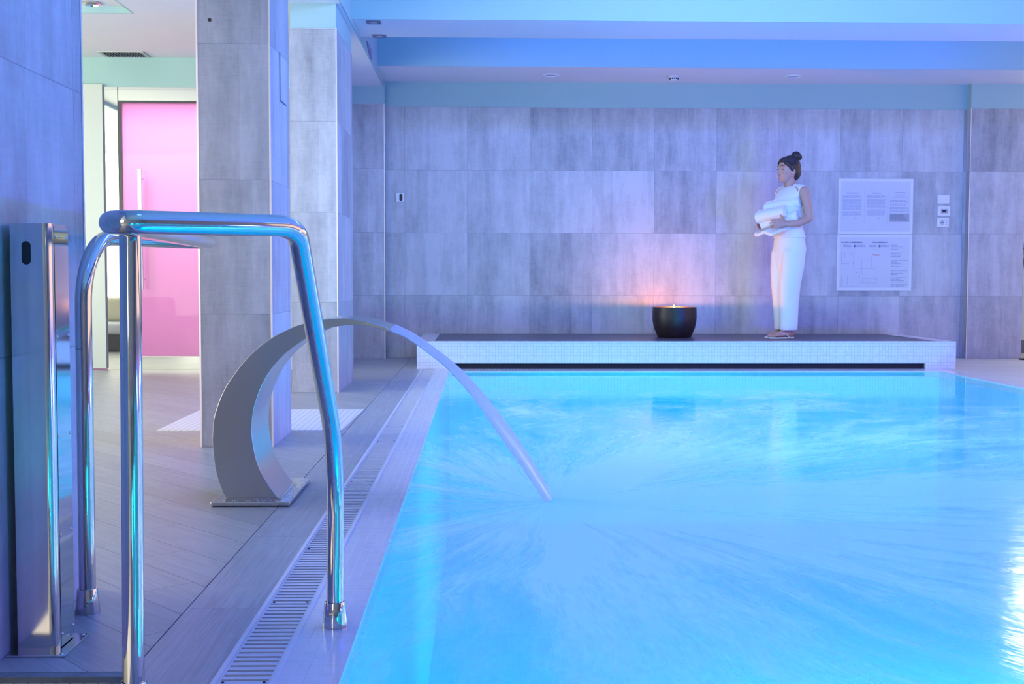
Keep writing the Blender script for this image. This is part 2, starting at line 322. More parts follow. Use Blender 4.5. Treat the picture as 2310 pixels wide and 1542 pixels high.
# ------------------------------------------------------------------ mesh helpers
def B(): return bmesh.new()
def box(bm, x0, x1, y0, y1, z0, z1, rot=None):
    vs = [bm.verts.new((x, y, z)) for x in (x0, x1) for y in (y0, y1) for z in (z0, z1)]
    for f in ((0, 1, 3, 2), (4, 6, 7, 5), (0, 4, 5, 1), (2, 3, 7, 6), (0, 2, 6, 4), (1, 5, 7, 3)):
        bm.faces.new([vs[i] for i in f])
    return vs
def frames(pts):
    """parallel-transported frames along a path"""
    T = []
    for i in range(len(pts)):
        a = pts[max(i-1, 0)]; c = pts[min(i+1, len(pts)-1)]; T.append((c-a).normalized())
    up = Vector((0, 0, 1)) if abs(T[0].z) < 0.9 else Vector((1, 0, 0))
    n = (up - T[0]*up.dot(T[0])).normalized(); out = []
    for i, t in enumerate(T):
        if i: q = T[i-1].rotation_difference(t); n = q @ n; n = (n - t*n.dot(t)).normalized()
        out.append((t, n, t.cross(n)))
    return out
def tube(bm, pts, r, seg=20, cap=True, dome=False):
    pts = [Vector(p) for p in pts]; rs = r if isinstance(r, (list, tuple)) else [r]*len(pts)
    if dome:
        d0 = (pts[0]-pts[1]).normalized(); d1 = (pts[-1]-pts[-2]).normalized()
        pre, rp, post, rq = [], [], [], []
        for k in (0.99, 0.92, 0.75, 0.45):
            pre.append(pts[0]+d0*rs[0]*k); rp.append(rs[0]*math.sqrt(1-k*k)); post.insert(0, pts[-1]+d1*rs[-1]*k); rq.insert(0, rs[-1]*math.sqrt(1-k*k))
        pts = pre+pts+post; rs = rp+list(rs)+rq
    fr = frames(pts); rings = []
    for p, rr, (t, n, b_) in zip(pts, rs, fr):
        rings.append([bm.verts.new(p + (n*math.cos(2*PI*k/seg) + b_*math.sin(2*PI*k/seg))*rr) for k in range(seg)])
    for a, c in zip(rings, rings[1:]):
        for k in range(seg): bm.faces.new((a[k], a[(k+1) % seg], c[(k+1) % seg], c[k]))
    if cap: bm.faces.new(rings[0][::-1]); bm.faces.new(rings[-1])
def lathe(bm, prof, c=(0, 0, 0), seg=48, close=True):
    rings = []
    for r, z in prof:
        rings.append([bm.verts.new((c[0]+r*math.cos(2*PI*k/seg), c[1]+r*math.sin(2*PI*k/seg), c[2]+z)) for k in range(seg)] if r > 1e-6 else [bm.verts.new((c[0], c[1], c[2]+z))])
    for a, b_ in zip(rings, rings[1:]):
        for k in range(seg):
            k2 = (k+1) % seg
            if len(a) == 1 and len(b_) == 1: continue
            if len(a) == 1: bm.faces.new((a[0], b_[k2], b_[k]))
            elif len(b_) == 1: bm.faces.new((a[k], a[k2], b_[0]))
            else: bm.faces.new((a[k], a[k2], b_[k2], b_[k]))
def ball(bm, c, r, seg=16, rot=None):
    r = (r, r, r) if isinstance(r, (int, float)) else r
    mt_ = Matrix.Translation(c)
    if rot is not None: mt_ = mt_ @ rot.to_4x4()
    bmesh.ops.create_uvsphere(bm, u_segments=seg, v_segments=max(8, seg*2//3), radius=1, matrix=mt_ @ Matrix.Diagonal((*r, 1)))
def prism(bm, poly, axis, a0, a1):
    """poly in the two other axes, extruded along axis"""
    def P(p, a):
        return {'x': (a, p[0], p[1]), 'y': (p[0], a, p[1]), 'z': (p[0], p[1], a)}[axis]
    v0 = [bm.verts.new(P(p, a0)) for p in poly]; v1 = [bm.verts.new(P(p, a1)) for p in poly]; n = len(poly)
    bm.faces.new(v0); bm.faces.new(v1[::-1])
    for i in range(n): bm.faces.new((v0[i], v0[(i+1) % n], v1[(i+1) % n], v1[i]))
def catmull(pts, k=6):
    pts = [Vector(p) for p in pts]; out = []
    for i in range(len(pts)-1):
        p0, p1, p2, p3 = pts[max(i-1, 0)], pts[i], pts[i+1], pts[min(i+2, len(pts)-1)]
        for j in range(k):
            t = j/k
            out.append(0.5*((2*p1) + (p2-p0)*t + (2*p0-5*p1+4*p2-p3)*t*t + (3*p1-p0-3*p2+p3)*t**3))
    out.append(pts[-1]); return out
def obj(name, bm, mat, parent=None, smooth=False, bevel=0.0, sharp=35):
    bmesh.ops.recalc_face_normals(bm, faces=bm.faces[:])
    me = bpy.data.meshes.new(name); bm.to_mesh(me); bm.free()
    for mm in (mat if isinstance(mat, (list, tuple)) else [mat]): me.materials.append(mm)
    o = bpy.data.objects.new(name, me); C.objects.link(o)
    if parent: o.parent = parent; o.matrix_parent_inverse = Matrix.Translation(parent.location).inverted() if parent.rotation_euler.z == 0 else parent.matrix_basis.inverted()
    if smooth:
        me.polygons.foreach_set('use_smooth', [True]*len(me.polygons))
        try: me.set_sharp_from_angle(angle=math.radians(sharp))
        except Exception: pass
    if bevel:
        mo = o.modifiers.new('bevel', 'BEVEL'); mo.width = bevel; mo.segments = 3; mo.limit_method = 'ANGLE'
        mo.harden_normals = False
    return o
def thing(name, label, cat, loc=(0, 0, 0), group=None):
    o = bpy.data.objects.new(name, None); C.objects.link(o); o.location = loc; o.empty_display_size = 0.05
    o['label'] = label; o['category'] = cat
    if group: o['group'] = group
    return o
def tag(o, label, cat, group=None):
    o['label'] = label; o['category'] = cat
    if group: o['group'] = group
    return o
def struct(name, bm, mat, **kw):
    o = obj(name, bm, mat, **kw)
    if not kw.get('parent'): o['kind'] = 'structure'
    return o

# ------------------------------------------------------------------ the setting
XL, XP, XR = -0.265, -0.945, 3.76       # pool's left edge, pillar faces, pool's right edge
YW, YE, YPF = 11.38, 9.72, 9.95         # tiled back wall, pool's far edge, platform front
ZC, ZS, ZSIDE, ZMAIN = 2.535, 2.60, 2.57, 3.02
# floors
b = B(); box(b, -8.0, -0.672, 2.27, 12.0, -0.06, 0)
struct('floor', b, MAT_FLOOR)
b = B(); box(b, -0.669, -0.503, 0.6, YW, -0.06, 0)
struct('floor_strip', b, MAT_STRIP)
b = B(); box(b, -0.672, -0.669, 0.6, YW, -0.06, -0.004)
struct('floor_joint', b, MAT_DARK)
b = B(); box(b, 3.86, 9.0, -3.0, 13.0, -0.06, 0)
MAT_FLOORR = plankmat('pale_deck_floor', (0.50, 0.47, 0.42), (0.68, 0.65, 0.60), 0.9, 0.16, math.radians(10), rough=0.4, joint=(0.3, 0.3, 0.3))
struct('floor_right', b, MAT_FLOORR)
b = B(); box(b, -0.385, XL, 0.6, YPF+0.5, -0.05, 0); box(b, XL, XR, YE, YPF+0.5, -0.05, 0); box(b, XR, 3.86, -1.5, YPF+0.5, -0.05, 0)
struct('trim_pool_coping', b, MAT_COPING)
# lower step well left of the strip, near the camera
b = B(); box(b, -8.0, -0.672, 2.245, 2.268, -0.5, -0.012); box(b, -0.72, -0.672, -3.0, 2.245, -0.5, -0.022); box(b, -8, -0.72, -3.0, 2.245, -0.55, -0.5)
struct('floor_step_well', b, MAT_STEPFACE)
b = B(); box(b, -8.0, -0.672, 2.243, 2.27, -0.012, -0.001)
MAT_DIRTY = simple('stained_grout_edge', (0.26, 0.27, 0.25), 0.7, noise_amt=0.5, nscale=25)
struct('trim_deck_edge', b, MAT_DIRTY)
b = B(); box(b, -8.0, 9.0, -3.6, -3.0, -0.5, 0); box(b, -0.669, -0.385, -3.0, 0.6, -0.06, 0)
struct('floor_behind', b, MAT_FLOORR)
# pool basin
b = B(); box(b, XL-0.1, XL, -3.0, YE+0.1, -1.3, -0.05); box(b, XR, XR+0.1, -3.0, YE+0.1, -1.3, -0.05)
box(b, XL, XR, YE, YE+0.1, -1.3, -0.05); box(b, XL-0.1, XR+0.1, -3.1, -3.0, -1.3, -0.05); box(b, XL-0.1, XR+0.1, -3.1, YE+0.1, -1.4, -1.25)
struct('floor_pool_basin', b, MAT_BASIN)
b = B(); v = [b.verts.new(p) for p in ((XL, -3.0, -0.006), (XR, -3.0, -0.006), (XR, YE, -0.006), (XL, YE, -0.006))]; b.faces.new(v)
water = struct('water_surface', b, MAT_WATER)
# back wall with painted band
b = B(); box(b, -1.4, 4.72, YW, YW+0.15, 0, 4*TS)
struct('wall_back', b, MAT_STONE)
b = B(); box(b, -1.4, 4.72, YW+0.004, YW+0.15, 4*TS, ZMAIN)
struct('wall_back_band', b, MAT_MINT)
def pillar(name, x0, x1, y0, y1, ztile, trims, top=True):
    b = B(); box(b, x0, x1, y0, y1, 0, ztile)
    p = struct(name, b, MAT_STONE)
    if top:
        b = B(); box(b, x0+0.004, x1-0.004, y0+0.004, y1-0.004, ztile, ZMAIN); obj('painted_top', b, MAT_MINT, p)
    for (x, y) in trims:
        b = B(); box(b, x-0.004, x+0.004, y-0.004, y+0.004, 0, ztile+0.002); obj('edge_trim', b, MAT_TRIM, p)
    return p
pillar('pillar_near', -1.6, XP, 0.9, 2.88, 3.0, [(XP-0.002, 2.878)], top=False)
pillar('pillar_middle', -1.252, -0.929, 5.33, 5.84, ZC+0.05, [(-1.248, 5.333), (-0.932, 5.333)], top=False)
pillar('pillar_far', -1.25, -0.945, 7.9, 8.83, 4*TS+0.01, [(-0.948, 7.903)])
pillar('pillar_corner_left', -1.4, -0.905, 11.25, YW, 4*TS+0.01, [(-0.909, 11.252)])
pillar('pillar_corner_right', 4.62, 5.155, 11.30, YW+0.3, 4*TS, [(4.624, 11.302)])
# ceilings
b = B(); box(b, -1.30, 5.2, 10.56, 12.3, ZS, ZS+0.02)
struct('ceiling_soffit', b, MAT_WHITE)
b = B(); box(b, -0.912, 5.2, 10.55, 10.56, ZS-0.001, ZMAIN); box(b, 5.19, 5.2, 10.56, 12.2, ZS-0.001, ZMAIN)
struct('trim_soffit_face', b, MAT_MINT)
b = B(); box(b, -0.912, 9.0, 8.52, 9.13, 2.565, 2.575)
struct('ceiling_beam', b, MAT_WHITE)
b = B(); box(b, -0.912, 9.0, 8.512, 8.52, 2.565, ZMAIN); box(b, -0.912, 9.0, 9.13, 9.138, 2.565, ZMAIN)
struct('trim_beam_face', b, MAT_MINT)
b = B(); box(b, -0.93, 9.0, -3.6, 12.2, ZMAIN, ZMAIN+0.05)
struct('ceiling', b, MAT_WHITE)
# left zone: low ceiling with raised tray, and the side face over the pool
b = B()
RX0, RX1, RY0, RY1 = -3.9, -2.35, 5.6, 8.25
box(b, -8.0, RX0, -3.6, 12.2, ZC, ZC+0.04); box(b, RX1, -0.92, -3.6, 12.2, ZC, ZC+0.04)
box(b, RX0, RX1, -3.6, RY0, ZC, ZC+0.04); box(b, RX0, RX1, RY1, 12.2, ZC, ZC+0.04)
struct('ceiling_left', b, MAT_WHITE)
b = B(); box(b, RX0-0.02, RX1+0.02, RY0-0.02, RY1+0.02, ZC+0.0405, ZC+0.06)
struct('ceiling_tray', b, MAT_WHITE)
b = B(); box(b, RX0, RX1, RY1-0.01, RY1, ZC-0.001, ZC+0.0403); box(b, RX0, RX0+0.01, RY0, RY1-0.01, ZC-0.001, ZC+0.0403); box(b, RX1-0.01, RX1, RY0, RY1-0.01, ZC-0.001, ZC+0.0403); box(b, RX0+0.01, RX1-0.01, RY0, RY0+0.01, ZC-0.001, ZC+0.0403)
struct('trim_tray_edge', b, MAT_MINT)
b = B(); box(b, -0.92, -0.912, -3.6, 11.25, ZC-0.001, ZMAIN)
struct('trim_side_face', b, MAT_MINT)
# left back wall: mint band, off-white panel, mirror cladding
YD = 9.88
b = B(); box(b, -8.0, -1.42, YD, YD+0.08, 2.30, ZC)
struct('wall_left_band', b, MAT_MINT)
b = B(); box(b, -4.4, -3.07, YD-0.03, YD+0.02, 0.015, 2.315)
struct('wall_left_panel', b, MAT_WALLW)
b = B(); box(b, -8.0, -4.4, YD-0.03, YD+0.02, 0.0, 2.315); box(b, -2.0, -1.42, YD-0.0, YD+0.04, 0, 2.30)
struct('wall_left_back', b, MAT_STONE)
mir = B(); box(mir, -3.07, -2.955, YD, YD+0.03, 0.0, 2.30); box(mir, -2.953, -2.0, YD, YD+0.03, 2.19, 2.30); box(mir, -2.953, -2.0, YD, YD+0.03, 0, 0.105)
struct('wall_mirror_cladding', mir, MAT_MIRROR, bevel=0.001)
b = B(); box(b, -2.957, -2.952, YD-0.002, YD+0.03, 0.105, 2.30)
struct('trim_mirror_joint', b, MAT_DARK)
# pink glass door
b = B(); box(b, -2.952, -2.925, YD-0.005, YD+0.03, 0.105, 2.19); box(b, -2.925, -2.0, YD-0.005, YD+0.03, 2.172, 2.19)
dr = struct('door_1', b, simple('anthracite_door_frame', (0.06, 0.05, 0.06), 0.4))
b = B(); box(b, -2.925, -2.0, YD+0.005, YD+0.013, 0.105, 2.172); obj('glass_pane', b, MAT_PINKGL, dr)
b = B(); box(b, -2.925, -2.0, YD-0.004, YD+0.02, 0.105, 0.112); obj('bottom_rail', b, MAT_TRIM, dr)
h0 = at(312, 380, Y=9.80); h1 = at(325, 652, Y=9.80)
hz0, hz1, hx = h1.z, h0.z, (h0.x+h1.x)/2
hb = B(); box(hb, hx-0.022, hx+0.010, 9.79, 9.815, hz0, hz1)
hd = obj('door_handle', hb, MAT_TRIM, dr, bevel=0.003)
hb = B(); box(hb, hx+0.035, hx+0.06, 9.93, 9.95, hz0, hz1-0.03); obj('inner_handle', hb, MAT_TRIM, dr, bevel=0.003)
hb = B()
for z in (hz0+0.08, hz1-0.08): tube(hb, [(hx, 9.81, z), (hx, YD+0.005, z)], 0.008, 10)
obj('handle_standoff', hb, MAT_TRIM, hd, smooth=True)
# steam room behind the glass
b = B(); box(b, -3.3, -1.4, 12.1, 12.15, 0, 2.5); box(b, -3.35, -3.3, YD+0.05, 12.1, 0, 2.5); box(b, -1.45, -1.40, YD+0.04, 12.15, 0, 2.5); box(b, -3.3, -1.4, YD+0.04, 12.1, 2.45, 2.5)
struct('wall_steam_room', b, MAT_PINKW)
b = B(); poly = [(12.1, 0.0), (12.1, 0.50), (11.4, 0.47)] + [(11.4-0.06*math.sin(t*PI/10)-0.0, 0.42+0.05*math.cos(t*PI/10)) for t in range(1, 5)] + [(11.33, 0.3), (11.38, 0.0)]
prism(b, poly, 'x', -3.298, -1.452)
struct('trim_steam_bench', b, MAT_PINKW, smooth=True)
# left glazing of the relaxation zone, the panel seen in the mirror, side and rear walls
def window(name, x0, x1, y0, y1, z0, z1, mat, axis):
    b = B(); box(b, x0, x1, y0, y1, z0, z1); o = struct(name, b, mat)
    f = B(); t = 0.05
    if axis == 'x':
        box(f, x0-0.02, x1+0.03, y0-t, y0, z0-t, z1+t); box(f, x0-0.02, x1+0.03, y1, y1+t, z0-t, z1+t); box(f, x0-0.02, x1+0.03, y0, y1, z1, z1+t); box(f, x0-0.02, x1+0.03, y0, y1, z0-t, z0)
    else:
        box(f, x0-t, x0, y0-0.02, y1+0.02, z0-t, z1+t); box(f, x1, x1+t, y0-0.02, y1+0.02, z0-t, z1+t); box(f, x0, x1, y0-0.02, y1+0.02, z1, z1+t); box(f, x0, x1, y0-0.02, y1+0.02, z0-t, z0)
    obj('window_frame', f, MAT_WHITEPL, o); return o
b = B(); box(b, -8.1, -8.0, -3.6, 12.2, 0, 3.0)
struct('wall_left', b, MAT_WHITE)
window('window_1', -7.98, -7.95, 3.4, 8.2, 0.25, 2.35, MAT_DAY, 'x')
window('window_2', -6.6, -3.35, 4.50, 4.53, 0.28, 2.30, emis('daylight_screen', (0.96, 1.0, 0.86), 4.0), 'y')
b = B(); box(b, -8.0, 9.0, -3.7, -3.6, -0.5, 3.0)
struct('wall_rear', b, MAT_STONE)
b = B(); box(b, 9.0, 9.1, -3.6, 13.0, 0, 3.0)
struct('wall_right', b, MAT_WHITE)
window('window_fill', -7.6, -1.7, -3.58, -3.56, 0.4, 2.35, emis('rear_fill_window', (1.0, 0.84, 0.68), 5.9), 'y')  # unseen window added to put neutral light on the pillar fronts
window('window_3', 8.95, 8.98, 0.5, 11.0, 0.3, 2.6, MAT_DAYR, 'x')
# right alcove beyond the pillar: mint wall, skirting, bright high window
b = B(); box(b, 5.0, 9.0, 12.15, 12.25, 0, 2.27); 
MAT_PALEG = simple('pale_green_paint', (0.66, 0.80, 0.66), 0.6)
struct('wall_alcove', b, MAT_PALEG)
b = B(); box(b, 5.0, 9.0, 12.13, 12.15, 0, 0.135)
struct('baseboard_alcove', b, simple('grey_skirting', (0.16, 0.17, 0.18), 0.5))
b = B(); box(b, 5.0, 9.0, 12.08, 12.18, 2.22, 2.30)
struct('trim_window_ledge', b, simple('pale_wood_ledge', (0.7, 0.58, 0.42), 0.5))
b = B(); box(b, 5.0, 9.0, 12.16, 12.2, 2.30, 3.0)
o = struct('window_4', b, emis('bright_high_window', (1.0, 0.93, 0.84), 9.0))

# ------------------------------------------------------------------ platform at the far end
plat = thing('tiled_platform', 'long low platform clad in white mosaic with dark deck top at the far pool end', 'platform', (1.72, 10.6, 0))
PZ = 0.231
b = B(); box(b, -0.542, 3.985, YPF, YPF+0.10, 0.048, PZ-0.003); box(b, -0.542, -0.25, YPF, YW-0.004, 0, 0.0481); box(b, 3.73, 3.985, YPF, YW-0.004, 0, 0.0481)
box(b, -0.542, -0.40, YPF+0.10, YW-0.004, 0.048, PZ-0.003); box(b, 3.85, 3.985, YPF+0.10, YW-0.004, 0.048, PZ-0.003)
obj('mosaic_front', b, MAT_MOSAIC, plat)
b = B(); box(b, -0.545, 3.988, YPF-0.003, YPF+0.09, PZ-0.003, PZ); box(b, -0.545, -0.395, YPF+0.09, YW-0.004, PZ-0.003, PZ); box(b, 3.84, 3.988, YPF+0.09, YW-0.004, PZ-0.003, PZ)
obj('mosaic_border', b, MAT_COPING, plat)
b = B(); box(b, -0.395, 3.84, YPF+0.09, YW-0.004, 0.15, PZ)
obj('deck_top', b, MAT_DARKDECK, plat)
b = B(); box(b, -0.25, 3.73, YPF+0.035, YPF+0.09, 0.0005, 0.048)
obj('recess_shade', b, MAT_DARK, plat)  # dark strip stands in for the shade in the slot

# ------------------------------------------------------------------ ribbed floor panel
b = B(); prism(b, [(-1.60, 5.90), (-0.692, 5.90), (-0.676, 6.86), (-1.60, 6.86)], 'z', 0.0, 0.004)
tag(obj('ribbed_floor_panel', b, MAT_RIB), 'white finely ribbed square panel on the grey floor behind the nearer full pillar', 'floor panel')

# ------------------------------------------------------------------ overflow drain
dr_ = thing('overflow_drain', 'long slotted overflow drain running beside the white pool coping', 'drain', (-0.444, 5.5, 0))
b = B()
box(b, -0.503, -0.493, 0.6, YPF, -0.04, 0.002); box(b, -0.394, -0.385, 0.6, YPF, -0.04, 0.002)
obj('drain_frame', b, MAT_WHITEPL, dr_)
b = B(); box(b, -0.493, -0.394, 0.6, YPF, -0.052, -0.045); obj('drain_channel', b, simple('wet_grey_channel', (0.16, 0.17, 0.2), 0.3), dr_)
y = 1.64
while y < 9.9:
    n = 20; L = n*0.0277; b = B()
    for k in range(n):
        ya = y + k*0.0277
        if ya+0.017 < YPF: box(b, -0.488, -0.398, ya, ya+0.0165, -0.016, -0.0005)
    ye = min(y+L-0.0015, YPF)
    box(b, -0.4925, -0.4875, y, ye, -0.018, 0.0); box(b, -0.3985, -0.3945, y, ye, -0.018, 0.0)
    g_ = obj('grate_section', b, MAT_GRATE, dr_)
    for x in (-0.482, -0.405):
        b = B(); lathe(b, [(0, 0.0012), (0.003, 0.001), (0.0035, -0.002)], (x, y+0.0085, 0), 10); obj('grate_screw', b, MAT_DARK, g_)
    y += L

# ------------------------------------------------------------------ swan neck fountain
FY0, FY1 = 3.97, 4.28
outer = [(-0.850, 0.016), (-0.880, 0.101), (-0.892, 0.197), (-0.891, 0.250), (-0.883, 0.303), (-0.854, 0.379), (-0.810, 0.446), (-0.758, 0.505), (-0.691, 0.556), (-0.620, 0.591), (-0.570, 0.606), (-0.520, 0.615), (-0.473, 0.618), (-0.416, 0.615), (-0.354, 0.602), (-0.303, 0.583)]
inner = [(-0.674, 0.016), (-0.714, 0.072), (-0.745, 0.135), (-0.760, 0.207), (-0.762, 0.264), (-0.754, 0.322), (-0.731, 0.389), (-0.698, 0.448), (-0.654, 0.498), (-0.614, 0.530), (-0.570, 0.558), (-0.518, 0.582), (-0.475, 0.593), (-0.416, 0.597), (-0.352, 0.588), (-0.305, 0.574)]
def neck(bm, o_, i_, y0, y1):
    k = 5; oo = catmull([(p[0], p[1], 0) for p in o_], k); ii = catmull([(p[0], p[1], 0) for p in i_], k)
    R_ = []
    for a, c in zip(oo, ii): R_.append([bm.verts.new((a.x, y0, a.y)), bm.verts.new((c.x, y0, c.y)), bm.verts.new((c.x, y1, c.y)), bm.verts.new((a.x, y1, a.y))])
    for a, c in zip(R_, R_[1:]):
        for j in range(4): bm.faces.new((a[j], a[(j+1) % 4], c[(j+1) % 4], c[j]))
    bm.faces.new(R_[0]); bm.faces.new(R_[-1][::-1])
ft = thing('swan_neck_fountain', 'curved brushed steel swan-neck fountain arching over the pool edge', 'fountain', (-0.76, 4.13, 0))
b = B(); box(b, -0.892, -0.632, 3.925, 4.40, 0.003, 0.016); obj('base_plate', b, MAT_SHINY, ft, bevel=0.003)
b = B(); box(b, -0.886, -0.638, 3.93, 4.395, 0.0, 0.003); obj('base_gasket', b, MAT_DARK, ft)
b = B(); neck(b, outer, inner, FY0, FY1); obj('curved_neck', b, MAT_BRUSH, ft, smooth=True, bevel=0.0015, sharp=50)
b = B()
box(b, -0.852, -0.668, FY0-0.004, FY0, 0.016, 0.021); box(b, -0.676, -0.668, FY0, FY1, 0.016, 0.021)
obj('weld_seam', b, MAT_SHINY, ft)
b = B()
for _ in range(150):
    x = random.uniform(-0.665, -0.636); yy = random.uniform(3.94, 4.39); r = random.uniform(0.0008, 0.0028)
    ball(b, (x, yy, 0.0162), (r, r*1.3, r*0.5), 8)
for _ in range(60):
    x = random.uniform(-0.88, -0.66); yy = random.uniform(3.93, 3.962); r = random.uniform(0.0008, 0.0022)
    ball(b, (x, yy, 0.0162), (r, r*1.3, r*0.5), 8)
wd = obj('water_drops', b, simple('clear_drops', (0.7, 0.74, 0.85), 0.05, 0.6), ft, smooth=True); wd['kind'] = 'stuff'
# jet
jet = B(); JC = []
up = [(360, 40), (430, 72), (500, 110), (640, 210), (790, 330), (960, 500), (1120, 700), (1260, 890), (1376, 1080), (1484, 1282)]
lo = [(320, 80), (400, 112), (480, 155), (612, 250), (748, 360), (890, 520), (1025, 700), (1160, 900), (1304, 1100), (1462, 1290)]
pu = [at(780+x/3.212, 720+y_/3.212, Y=(4.26-0.14*i/9)) for i, (x, y_) in enumerate(up)]
pl = [at(780+x/3.212, 720+y_/3.212, Y=(3.975+0.03*i/9)) for i, (x, y_) in enumerate(lo)]
pu[-1].z = pl[-1].z = -0.004
PU, PL = catmull(pu, 5), catmull(pl, 5); rings = []
for i, (a, c) in enumerate(zip(PU, PL)):
    t = i/(len(PU)-1); mid = (a+c)/2; h = (a-c)/2; T_ = (PU[min(i+1, len(PU)-1)]-PU[max(i-1, 0)]).normalized()
    nrm = T_.cross(h).normalized(); th = 0.007+0.008*t
    rings.append([jet.verts.new(mid + h*math.cos(2*PI*k/16) + nrm*th*math.sin(2*PI*k/16)) for k in range(16)])
for a, c in zip(rings, rings[1:]):
    for k in range(16): jet.faces.new((a[k], a[(k+1) % 16], c[(k+1) % 16], c[k]))
jet.faces.new(rings[0]); jet.faces.new(rings[-1])
tag(obj('water_jet', jet, MAT_JET, smooth=True), 'smooth arc of water falling from the fountain spout into the pool', 'water jet')

# ------------------------------------------------------------------ handrail: one continuous bent tube with a post
TR = 0.0182
def fillet(pts, radii, k=10):
    out = [Vector(pts[0])]
    for i in range(1, len(pts)-1):
        p = Vector(pts[i]); a = (Vector(pts[i-1])-p); c = (Vector(pts[i+1])-p); la, lc = a.length, c.length; a.normalize(); c.normalize()
        ang = a.angle(c); d = min(radii[i]/math.tan(ang/2), la*0.49, lc*0.49)
        r = d*math.tan(ang/2); bis = (a+c).normalized(); cen = p + bis*(r/math.sin(ang/2))
        s = p+a*d; e = p+c*d; v0 = s-cen; v1 = e-cen
        for j in range(k+1):
            t = j/k; w_ = v0.angle(v1)
            q = v0 if w_ < 1e-3 else v0*(math.sin((1-t)*w_)/math.sin(w_)) + v1*(math.sin(t*w_)/math.sin(w_))
            out.append(cen+q)
    out.append(Vector(pts[-1])); return out
ZR = 0.838
rail_pts = [(-0.886, 2.68, 0.03), (-0.884, 2.68, ZR), (-0.812, 3.35, ZR), (-0.752, 3.36, ZR), (-0.515, 1.70, ZR-0.003), (-0.500, 1.75, ZR-0.001)]
hr = thing('pool_handrail', 'looped polished steel tube handrail standing over the pool drain in front', 'handrail', (-0.6, 2.2, 0))
P2 = at(236, 500, Y=1.80)
e0 = at(640, 509, Y=2.02); kn = at(757, 1000, Y=2.56)
path = [(-0.886, 2.68, 0.02), (-0.884, 2.68, ZR+0.004), (-0.822, 3.35, ZR+0.013), (-0.758, 3.36, ZR+0.013), (P2.x+0.004, 1.785, P2.z), (e0.x+0.02, 2.03, e0.z), (kn.x, kn.y, kn.z-0.015), (-0.317, 2.56, 0.02)]
rad = [0, 0.155, 0.028, 0.028, 0.030, 0.07, 0.30, 0]
pp = fillet(path, rad, 12)
b = B(); tube(b, pp, TR, 28); obj('rail_tube', b, MAT_CHROME, hr, smooth=True)
pt = at(294, 540, Y=2.05)
b = B(); tube(b, [(pt.x-0.006, 2.05, 0.0), (pt.x, 2.05, ZR-0.004)], TR, 28); obj('post', b, MAT_CHROME, hr, smooth=True)
def collar(x, y):
    b = B(); lathe(b, [(0.0265, 0.0), (0.0268, 0.004), (0.0225, 0.052), (0.0215, 0.055), (0.0188, 0.0555), (0.0185, 0.05)], (x, y, 0), 36)
    obj('collar', b, MAT_CHROME, hr, smooth=True)
collar(-0.886, 2.68); collar(-0.317, 2.56); collar(pt.x-0.006, 2.05)

# ------------------------------------------------------------------ steel shower / control column by the near pillar
sh = thing('steel_column', 'slim stainless steel column with oval slot beside the near pillar', 'column', (-0.89, 2.43, 0))
SX0, SX1, SY0, SY1, SZ = -0.928, -0.8505, 2.385, 2.487, 0.858
b = B()
arc = [(SX1-0.016+0.016*math.sin(t*PI/16), SY0+0.016-0.016*math.cos(t*PI/16)) for t in range(9)]
prism(b, [(SX0, SY0)] + arc + [(SX1, SY0+0.022), (SX1-0.003, SY0+0.022), (SX1-0.003, SY1), (SX0, SY1)], 'z', 0.004, SZ)
obj('column_body', b, MAT_SHINY, sh, smooth=True, sharp=40)
b = B(); box(b, SX1-0.002, SX1+0.0008, SY0+0.0235, SY1, 0.006, SZ-0.004); sp = obj('side_panel', b, MAT_CHROME, sh)
for zz in (0.832, 0.634, 0.432, 0.232, 0.030):
    for yy in (SY0+0.030, SY1-0.008):
        s_ = B(); ball(s_, (SX1+0.0008, yy, zz), (0.0022, 0.0034, 0.0034), 12); obj('screw', s_, MAT_CHROME, sp, smooth=True)
b = B(); sl = at(59, 570, Y=SY0)
slot = [(sl.x+0.009*math.cos(t), sl.z+(0.014 if t < PI else -0.014)+0.009*math.sin(t)) for t in [i*PI/12 for i in range(25)]]
prism(b, slot, 'y', SY0-0.0006, SY0+0.004); obj('oval_slot', b, MAT_DARK, sh)
b = B(); box(b, XP+0.001, -0.826, 2.358, 2.508, 0, 0.004); bp = obj('base_plate', b, MAT_SHINY, sh, bevel=0.001)
for x, yy in ((-0.836, 2.368), (-0.836, 2.498)):
    s_ = B(); ball(s_, (x, yy, 0.004), (0.0045, 0.0045, 0.0018), 12); obj('bolt', s_, MAT_CHROME, bp, smooth=True)

# ------------------------------------------------------------------ bowl with a candle
bc = at(1521, 757, Z=PZ); bc.y = 10.70; bc.x = at(1521, 757, Y=10.70).x
R1 = 50/2700*10.70
bw = thing('candle_bowl', 'wide dark brown glazed bowl glowing against the back wall', 'bowl', (bc.x, bc.y, PZ))
b = B(); rb = R1*0.76; H_ = (757-690)/2700*10.70+0.004
lathe(b, [(0, 0), (rb*0.97, 0.0), (rb, 0.006), (R1*0.92, H_*0.30), (R1*0.99, H_*0.55), (R1, H_*0.72), (R1*0.985, H_), (R1*0.955, H_+0.001), (R1*0.95, H_*0.9), (R1*0.86, H_*0.82), (0, H_*0.80)], (bc.x, bc.y, PZ), 64)
obj('bowl_body', b, MAT_CLAY, bw, smooth=True, sharp=60)
cn = thing('candle', 'small lit candle burning inside the dark bowl', 'candle', (bc.x-0.005, bc.y, PZ+H_*0.80))
b = B(); lathe(b, [(0, 0.0), (0.024, 0.0), (0.024, H_*0.16), (0.02, H_*0.165), (0, H_*0.16)], (bc.x-0.005, bc.y, PZ+H_*0.80), 24); obj('wax', b, MAT_WAX, cn, smooth=True)
